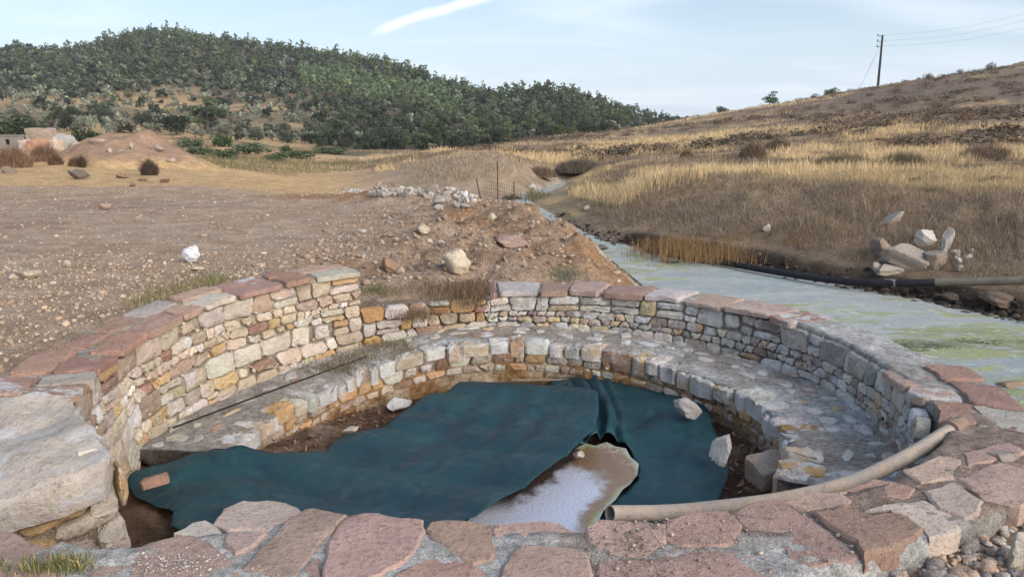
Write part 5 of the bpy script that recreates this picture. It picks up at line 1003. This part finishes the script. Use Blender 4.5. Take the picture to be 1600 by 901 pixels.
tree_px('oak', 447, 228, 244, 56, 'small green bush on the valley floor below the wood', 1, 20, tint=(1.3, 1.7, 1.0), name='evergreen_bush', cat='bush')
for k, (px, pt, pb, Y, w) in enumerate([(390, 236, 256, 52, 70), (315, 240, 258, 48, 50), (300, 230, 250, 58, 40), (470, 238, 256, 50, 50), (440, 244, 262, 46, 44), (355, 246, 266, 44, 40), (515, 232, 250, 60, 60)]):
    tree_px('oak', px, pt, pb, Y, ('wide', 'nearest left', 'rear left', 'central', 'low', 'foremost', 'rightmost')[k]+' grey green thicket bush in the valley between mound and wood', k, w, tint=(2.4, 2.5, 2.0), name='thicket_bush', cat='bush')['group'] = 'thicket bushes in the valley'
tree_px('oak', 1126, 167, 182, 112, 'dark green tree leftmost on the bare right skyline', 0, 24, tint=(1.3, 1.7, 1.2))
tree_px('pine', 1203, 141, 166, 116, 'thin airy tree on the right skyline left of the pole', 1, 26, tint=(1.3, 1.5, 1.2))
tree_px('oak', 1297, 131, 149, 119, 'pair of pale green shrubs on the skyline near the pole', 2, 22, tint=(1.8, 2.4, 1.8), name='skyline_bush', cat='bush')
tree_px('scrub', 1272, 143, 152, 118, 'dark dry bush between two green skyline shrubs', 0, 16, tint=(.5, .5, .5), cat='bush')
tree_px('scrub', 1450, 112, 121, 118, 'low dark bush right of the pole on the skyline', 1, 18, tint=(.6, .55, .5), cat='bush')
tree_px('scrub', 1500, 104, 110, 116, 'small dark bush farther right on the skyline', 2, 11, tint=(.6, .55, .5), cat='bush')
tree_px('scrub', 1548, 95, 101, 116, 'pair of small bushes nearest the right edge of the skyline', 3, 22, tint=(.6, .55, .5), cat='bush')
def dry_bush(px, pb, wpx, hpx, label, col=(.20, .15, .10), n=420, Y=None):
    wpx *= 1.7 if px > 700 else 1.1; hpx *= 1.25 if px > 700 else .85; n = n*5; col = tuple(q_*1.25 for q_ in col)
    d = ray(px, pb); ys = np.linspace(8, 130, 4000); Zr = H+d[2]/d[1]*ys; g = ground(d[0]/d[1]*ys, ys); k = int(np.argmax(Zr <= g)) if Y is None else int(np.argmin(abs(ys-Y))); x, y, z = d[0]/d[1]*ys[k], ys[k], g[k]; w, h = wpx*y/F, hpx*y/F
    a = r.uniform(0, 2*PI, n); q = np.sqrt(r.random(n))*w*.36; o = blades('dry_bush', None, x+q*np.cos(a), y+q*np.sin(a)*.8, h*r.uniform(.3, 1.1, n)*(1.05-.55*(q/(w*.32))**2), np.full(n, .0006*y), jitc(col, n, r, .3), r, .55, Z=np.full(n, z-.05), off=np.array([x, y, z])); o.location = (x, y, z); tag(o, label, 'bush'); return o
dry_bush(22, 262, 62, 46, 'brown dry bush at the far left below the ruins', (.24, .16, .11), 900)
dry_bush(70, 250, 50, 34, 'brown dry bush in front of the broken red ruin wall', (.23, .155, .105), 700)
dry_bush(88, 257, 26, 22, 'dark dry bush below the red ruin wall', (.15, .10, .075), 400)
dry_bush(118, 260, 24, 22, 'low brown bush at the left foot of the mound', (.19, .13, .085), 350)
dry_bush(129, 262, 9, 28, 'narrow dark bush at the left foot of the mound', (.10, .075, .05), 250)
dry_bush(234, 274, 28, 36, 'dark spiky dry bush on the right flank of the mound', (.11, .08, .06), 600)
dry_bush(1073, 246, 16, 13, 'brown tussock alone in the golden grass', (.19, .13, .08), 250)
dry_bush(1176, 248, 34, 26, 'larger grey brown tussock in the golden field', (.17, .13, .09), 500)
dry_bush(1215, 234, 34, 18, 'grey tussock above the larger one in the field', (.16, .125, .09), 400)
dry_bush(1410, 262, 60, 26, 'wide dark bush at mid right of the field', (.15, .12, .085), 700)
dry_bush(1320, 264, 90, 26, 'low dark olive thicket in the middle of the golden field', (.15, .125, .08), 900)
dry_bush(1540, 250, 70, 26, 'grey brown bush mass near the right edge of the field', (.18, .14, .10), 800)
dry_bush(905, 268, 60, 20, 'dark grey bush mass above the stream head', (.14, .115, .09), 800)
dry_bush(845, 275, 40, 16, 'grey brown bushes on the crest of the far bank lobe', (.17, .13, .095), 500)
dry_bush(800, 312, 30, 10, 'dark sedge at the foot of the far bank lobe', (.13, .11, .075), 300)
# low scrub over the right-hand hill, too much to count
def merge_lo(name, label, items, mat=None):
    Vs, Cs = [], []
    for kd, x, y, z, s, wd, v, tint in items:
        V, C = LO[kd][v]; a = rt.uniform(0, 2*PI); c_, s_ = math.cos(a), math.sin(a); A = V*np.array([s*wd, s*wd, s]); A = np.stack([A[..., 0]*c_-A[..., 1]*s_, A[..., 0]*s_+A[..., 1]*c_, A[..., 2]], -1)+np.array([x, y, z-.05]); Vs.append(A.reshape(-1, 3)); Cs.append(np.repeat(C*np.array(tint), 4, 0))
    V = np.concatenate(Vs); o = ob(name, np_mesh(name, V, np.arange(len(V)).reshape(-1, 4), np.concatenate(Cs), False), M_LEAF); tag(o, label, None, None, 'stuff'); return o
r = np.random.default_rng(27); X, Y = by_sight(2600, 640, 1740, 24, 128, r, 1.0); c = sight(X, Y); nv = fbm(X*.05, Y*.1, 4, 141)+.3*fbm(X*.3, Y*.3, 3, 142)+.14*smooth(1050, 1500, c)*smooth(30, 60, Y); k = (nv > .04) & (c > np.interp(Y, [24, 40, 60, 75, 95, 132], [700, 720, 800, 890, 990, 1075])); X, Y = X[k], Y[k]; Z = ground(X, Y, False)
merge_lo('hill_scrub', 'low brown scrub cushions over the right hillside', [('scrub', x, y, z, r.uniform(.3, .8), r.uniform(1.2, 2.3), int(r.integers(4)), np.array([(1, 1, 1), (1.15, .95, .85), (.8, .85, .75), (1.3, 1.15, 1.0)][r.integers(4)])*r.uniform(.75, 1.15)) for x, y, z in zip(X, Y, Z)])
# ------------------------------------------------------------ the wooded hill
r = np.random.default_rng(33); N = 9600; th = np.arctan(((r.uniform(-130, 1090, N))-800)/F*math.cos(P)); R2 = np.sqrt(r.uniform(74**2, 315**2, N)); X, Y = np.sin(th)*R2, np.cos(th)*R2; Y0 = Y
c = sight(X, Y); ridge = np.interp(c, [-130, 0, 250, 450, 640, 770, 890, 1000, 1090], [320, 305, 292, 286, 258, 232, 226, 216, 206]); near = np.interp(c, [-130, 250, 560, 640, 710, 770, 830, 890, 1000, 1090], [76, 76, 82, 84, 62, 72, 82, 92, 112, 135])
nv = fbm(X*.03, Y*.03, 4, 151); op = smooth(520, 400, c)*smooth(172, 145, Y); k = (Y < ridge) & (Y > near) & ((r.random(N) > op*.60) | (nv > .18)) & ~((op > .5) & (nv+.25*fbm(X*.15, Y*.15, 3, 152) < -.15) & (c > 220)); X, Y, c, nv, op = X[k], Y[k], c[k], nv[k], op[k]; Z = ground(X, Y); far_items = []; cand = []
for i in range(len(X)):
    u = r.random(); hill = Y[i]/np.interp(c[i], [-130, 0, 250, 450, 640, 770, 890, 1000, 1090], [320, 305, 292, 286, 258, 232, 226, 216, 206])
    if op[i] > .4: kd = 'olive' if u < .8 else 'oak'
    elif hill > .9: kd = 'pine' if u < .5 else 'oak'
    elif 470 < c[i] < 720 and .62 < hill < .78: kd = 'pine'
    elif c[i] > 560: kd = 'oak' if u < .68 else ('pine' if u < .86 else 'olive')
    elif hill < .68: kd = 'oak' if u < .50 else ('olive' if u < .90 else 'pine')
    else: kd = 'oak' if u < .60 else ('olive' if u < .80 else 'pine')
    h = {'pine': r.uniform(2.4, 4.6), 'oak': r.uniform(1.4, 2.8), 'olive': r.uniform(1.2, 2.2)}[kd]*(.75+.25*min(1, Y[i]/220))*r.choice([.65, .92, 1.22], p=[.40, .43, .17])*float(np.interp(c[i], [820, 940, 1000, 1090], [1, .85, .5, .28])); tn = np.array({'pine': (1.15, 1.15, 1.05), 'oak': (1, 1, 1), 'olive': (1, 1, 1)}[kd])*r.uniform(.75, 1.75)
    if 470 < c[i] < 720 and .6 < hill < .8 and kd == 'pine': tn = tn*1.45
    if r.random() < .03: tn = tn*np.array((1.35, 1.3, .8))
    cand.append((Y[i], kd, X[i], Y[i], Z[i], h, tn, hill))
cand.sort(key=lambda q: q[0]); cnt = {'pine': 0, 'oak': 0, 'olive': 0}; LAB = {'pine': ('dark green pine in the woodland on the far hill', 'pines on the wooded hill'), 'oak': ('dense dark evergreen tree in the woodland on the far hill', 'evergreen trees on the wooded hill'), 'olive': ('silvery olive tree on the lower slope of the far hill', 'olive trees on the far hill')}
lim = {'pine': 110, 'oak': 170, 'olive': 150}
def use(q):
    _, kd, x, y, z, h, tn, hill = q; cnt[kd] += 1
    cx_ = float(sight(np.array(x), np.array(y))); tone = 'dark' if tn.mean() < .85 else 'pale' if tn.mean() > 1.2 else 'mid green'; hs = 'small' if h < 2.0 else 'tall' if h > 3.2 else 'middling'
    reg = 'above the ruins' if cx_ < 130 else 'above the earth mound' if cx_ < 300 else 'beyond the valley floor' if cx_ < 480 else 'mid hill' if cx_ < 700 else 'behind the golden field'
    lv = ' on the skyline' if hill > .965 else ' low on the slope' if hill < .42 else ' on the slope'
    tree(kd, x, y, h, hs+' '+(tone if kd != 'olive' or tone != 'mid green' else 'grey green')+' '+{'pine': 'pine', 'oak': 'evergreen tree', 'olive': 'olive tree'}[kd]+lv+' '+reg, LAB[kd][1], int(r.integers(4)), r.uniform(.85, 1.15), tuple(tn), y < 115, z)
for q in cand:
    kd = q[1]
    if q[7] > .965 and cnt[kd] < lim[kd]+40: use(q)
    elif q[7] <= .965 and q[3] < 150 and cnt[kd] < lim[kd]: use(q)
    else:
        _, kd, x, y, z, h, tn, hill = q; far_items.append((kd, x, y, z, h/{'pine': 6.3, 'oak': 3.1, 'olive': 3.0}[kd], r.uniform(.9, 1.2), int(r.integers(4)), tn))
merge_lo('distant_woodland', 'dense evergreen woodland covering the far hill', far_items)
# ------------------------------------------------------------ pole, wires, fence, ruins, bag
M_POLE = mat_plain('pole_wood', (.035, .03, .028), .9); M_WIRE = mat_plain('wire', (.06, .06, .065), .6); M_CER = mat_plain('porcelain', (.08, .07, .065), .4)
Yp = 123.0; pb = unpd(1372, 132, Yp); gz = float(ground(np.array(pb[0]), np.array(pb[1]))); ptz = unpd(1380, 55, Yp)[2]; pl = empty('power_pole', (pb[0], pb[1], gz-.3)); tag(pl, 'dark wooden power pole on the right skyline', 'pole'); hh = ptz-gz+.3
tube('shaft', [(0, 0, 0), (0, 0, hh*.5), (0, 0, hh)], np.linspace(.2, .13, 13), M_POLE, pl, 10)
ends = []
for k, dz in enumerate((.15, .95, 1.75)):
    br = tube('bracket', [(0, 0, hh-dz), (-.55, .3, hh-dz+.05)], .04, M_POLE, pl, 6, sub=1); tube('insulator', [(-.55, .3, hh-dz), (-.55, .3, hh-dz+.32)], .09, M_CER, br, 8, sub=2)
    ends.append(np.array([pb[0]-.0, pb[1]+.1, gz-.3+hh-dz+.1]))
for k, e in enumerate(ends):
    w_ = ('highest', 'middle', 'lowest')[k]; q = unpd(1640, (12, 24, 36)[k], 100); mid = (e+q)/2-np.array([0, 0, .7]); tag(tube('power_line', [e, mid, q], .009, M_WIRE, None, 5, sub=8), w_+' of three thin power lines running right from the pole', 'power line')
    q2 = unpd((1335, 1332, 1329)[k], 150, 215.0); tag(tube('power_line', [e, (e+q2)/2-np.array([0, 0, 1.2]), q2], .009, M_WIRE, None, 5, sub=8), w_+' of three thin power lines running away left of the pole', 'power line')
M_POST = mat_plain('fence_post', (.10, .075, .055), .9)
def gpt(px, Y): x = (px-800)/F*Y*math.cos(P)*1.04; return np.array([x, Y, float(ground(np.array(x), np.array(Y)))])
f0, f1, f2 = gpt(757, 16.6), gpt(778, 16.0), gpt(803, 15.6); fe = empty('wire_fence', tuple(f1)); tag(fe, 'short wire fence with thin rusty posts by the stream bend', 'fence')
tops = []
for p, h, ln in ((f0, .55, -.16), (f1, .95, 0), (f2, .62, .0)): tube('post', [p-f1-np.array([0, 0, .2]), p-f1+np.array([ln, 0, h])], .013, M_POST, fe, 8, sub=2); tops.append(p-f1)
Vw, Fw = [], []
def thin(a, b, q=.002):
    a, b = np.array(a), np.array(b); n0 = len(Vw); d = b-a; u = np.cross(d, [0, 1, 0]); u = u/np.linalg.norm(u)*q; v = np.array([0, q, 0])
    for e in (a, b): Vw.extend([e+u, e+v, e-u, e-v])
    for k in range(4): Fw.append((n0+k, n0+(k+1) % 4, n0+4+(k+1) % 4, n0+4+k))
for A, B in ((tops[0], tops[1]), (tops[1], tops[2])):
    for z in np.linspace(.05, .5, 7): thin(A+[0, 0, z], B+[0, 0, z])
    for f in np.linspace(0, 1, 8)[1:-1]: thin(A+(B-A)*f+[0, 0, .02], A+(B-A)*f+[0, 0, .5])
ob('wire_mesh', py_mesh('wire_mesh', Vw, Fw, False), M_WIRE, fe)
def blob_wall(name, label, cells, cat, mat, tint=(1, 1, 1)):
    """ruined masonry: irregular rough lumps of wall, one thing"""
    root = empty(name, tuple(cells[0][0])); tag(root, label, cat); rr = np.random.default_rng(len(label))
    for (q, size, col) in cells:
        v, f = ICO[3]; V = v/np.max(np.abs(v), axis=1, keepdims=True)**.8; V = V/np.abs(V).max(0)*.5; V[:, 2] += .5; V[:, 2] *= 1+.9*np.minimum(fbm(V[:, 0]*2.3+rr.random()*9, V[:, 1]*2, 4, 7), .1); V[:, :2] += .10*fbm(V[:, 2]*4, V[:, 0]*4+V[:, 1]*3, 3, 8)[:, None]
        m = np_mesh('wall_remnant', V, f); m.set_sharp_from_angle(angle=math.radians(30)); m.materials.append(mat); o = ob('wall_remnant', m, None, root); o.location = tuple(np.array(q)-np.array(cells[0][0])); o.scale = size; o.rotation_euler = (0, 0, rr.normal(0, .2)); o.color = (*col, 1)
def rp(px, Y): x = (px-800)/F*Y*math.cos(P); return (x, Y, float(ground(np.array(x), np.array(Y)))-.15)
blob_wall('ruined_wall', 'broken pinkish ruin wall with a rusty red face', [(rp(68, 44), (1.9, .8, .95), (.42, .25, .17)), (rp(48, 44.5), (1.3, .8, .95), (.52, .44, .40)), (rp(86, 43.6), (.4, .7, 1.0), (.52, .42, .36))], 'ruin', M_ROCK)
blob_wall('ruined_wall', 'grey tan ruin heap behind the rusty red wall', [(rp(66, 48), (1.7, 1.2, 1.5), (.36, .30, .25)), (rp(80, 47), (1.2, 1, 1.1), (.36, .29, .24))], 'ruin', M_ROCK)
blob_wall('ruined_wall', 'white plastered ruin wall right of the red one', [(rp(97, 46), (1.3, .6, 1.2), (.38, .38, .39)), (rp(108, 46.3), (.8, .6, .9), (.42, .41, .40)), (rp(118, 46), (.9, .8, .8), (.40, .33, .28))], 'ruin', M_ROCK)
hq = rp(6, 52); hut = empty('concrete_hut', hq); hut.scale = (.62, .62, .62); tag(hut, 'small grey concrete hut with a dark opening at the left edge', 'hut'); M_CONC = mat_mortar('concrete', (.22, .20, .18), (.28, .26, .24), .3)
def boxm(name, x0, x1, y0, y1, z0, z1, mat, parent):
    V = [(x, y, z) for z in (z0, z1) for y in (y0, y1) for x in (x0, x1)]; o = ob(name, py_mesh(name, V, [(0, 2, 3, 1), (4, 5, 7, 6), (0, 1, 5, 4), (1, 3, 7, 5), (3, 2, 6, 7), (2, 0, 4, 6)], False), mat, parent); bv = o.modifiers.new('b', 'BEVEL'); bv.width = .03; return o
boxm('wall', -2.2, -.05, 0, .25, 0, 1.65, M_CONC, hut); boxm('wall', .42, .72, 0, .25, 0, 1.65, M_CONC, hut); boxm('wall', -.05, .42, 0.002, .24, 0, .75, M_CONC, hut); boxm('wall', -.05, .42, .002, .24, 1.3, 1.65, M_CONC, hut); boxm('side_wall', .47, .72, .25, 2.2, 0, 1.65, M_CONC, hut); boxm('roof', -2.3, .8, -.1, 2.3, 1.65, 1.8, M_CONC, hut); boxm('back_wall', -2.2, .47, 2.0, 2.2, 0, 1.65, M_CONC, hut)
def crumple(name, label, px, py, wpx, hpx, col, cat, seed):
    rr = np.random.default_rng(seed); v, f = ICO[3]; d = ray(px, py); ys = np.linspace(3, 60, 3000); g = ground(d[0]/d[1]*ys, ys); k = int(np.argmax(H+d[2]/d[1]*ys <= g)); q = np.array([d[0]/d[1]*ys[k], ys[k], g[k]]); dist = np.linalg.norm(q-[0, 0, H])
    V = v*(1+.75*fbm(v[:, 0]*1.7+v[:, 2]*2.1, v[:, 1]*1.9-v[:, 2], 4, seed)[:, None])+rr.normal(0, .045, v.shape); V *= np.array([1, .7, 1]); V[:, 2] = np.where(V[:, 2] > .4, .4+(V[:, 2]-.4)*(1+1.1*smooth(0, .6, V[:, 0])), V[:, 2]); V[:, 2] -= V[:, 2].min(); V *= .5*wpx*dist/F/np.abs(V[:, 0]).max(); V[:, 2] *= (hpx*dist/F)/V[:, 2].max()
    m = np_mesh(name, V, f, None, False); s_ = NT(name+'_film'); m.materials.append(s_.done((*col, 1), .45, None, .4)); o = ob(name, m, None, None, tuple(q)); tag(o, label, cat)
crumple('plastic_bag', 'crumpled white plastic bag on the gravel behind the left wall', 300, 410, 28, 26, (.60, .62, .66), 'bag', 4)
crumple('plastic_bag', 'small white plastic bag caught by the rubble near the fence', 727, 310, 9, 12, (.66, .70, .78), 'bag', 9)

# ------------------------------------------------------------ evening haze
V = [(x, y, z) for z in (-3.0, 75.0) for y in (-1010, 1010) for x in (-1010, 1010)]; hz_o = ob('haze', py_mesh('haze', V, [(0, 2, 3, 1), (4, 5, 7, 6), (0, 1, 5, 4), (1, 3, 7, 5), (3, 2, 6, 7), (2, 0, 4, 6)], False)); hm = bpy.data.materials.new('haze'); hm.use_nodes = True; ht = hm.node_tree; ht.nodes.clear()
pv = ht.nodes.new('ShaderNodeVolumePrincipled'); pv.inputs['Color'].default_value = (.86, .91, 1.0, 1); pv.inputs['Density'].default_value = 0.00035; ho = ht.nodes.new('ShaderNodeOutputMaterial'); ht.links.new(pv.outputs[0], ho.inputs['Volume']); hz_o.data.materials.append(hm); tag(hz_o, 'thin pale evening haze over the valley', None, None, 'stuff')
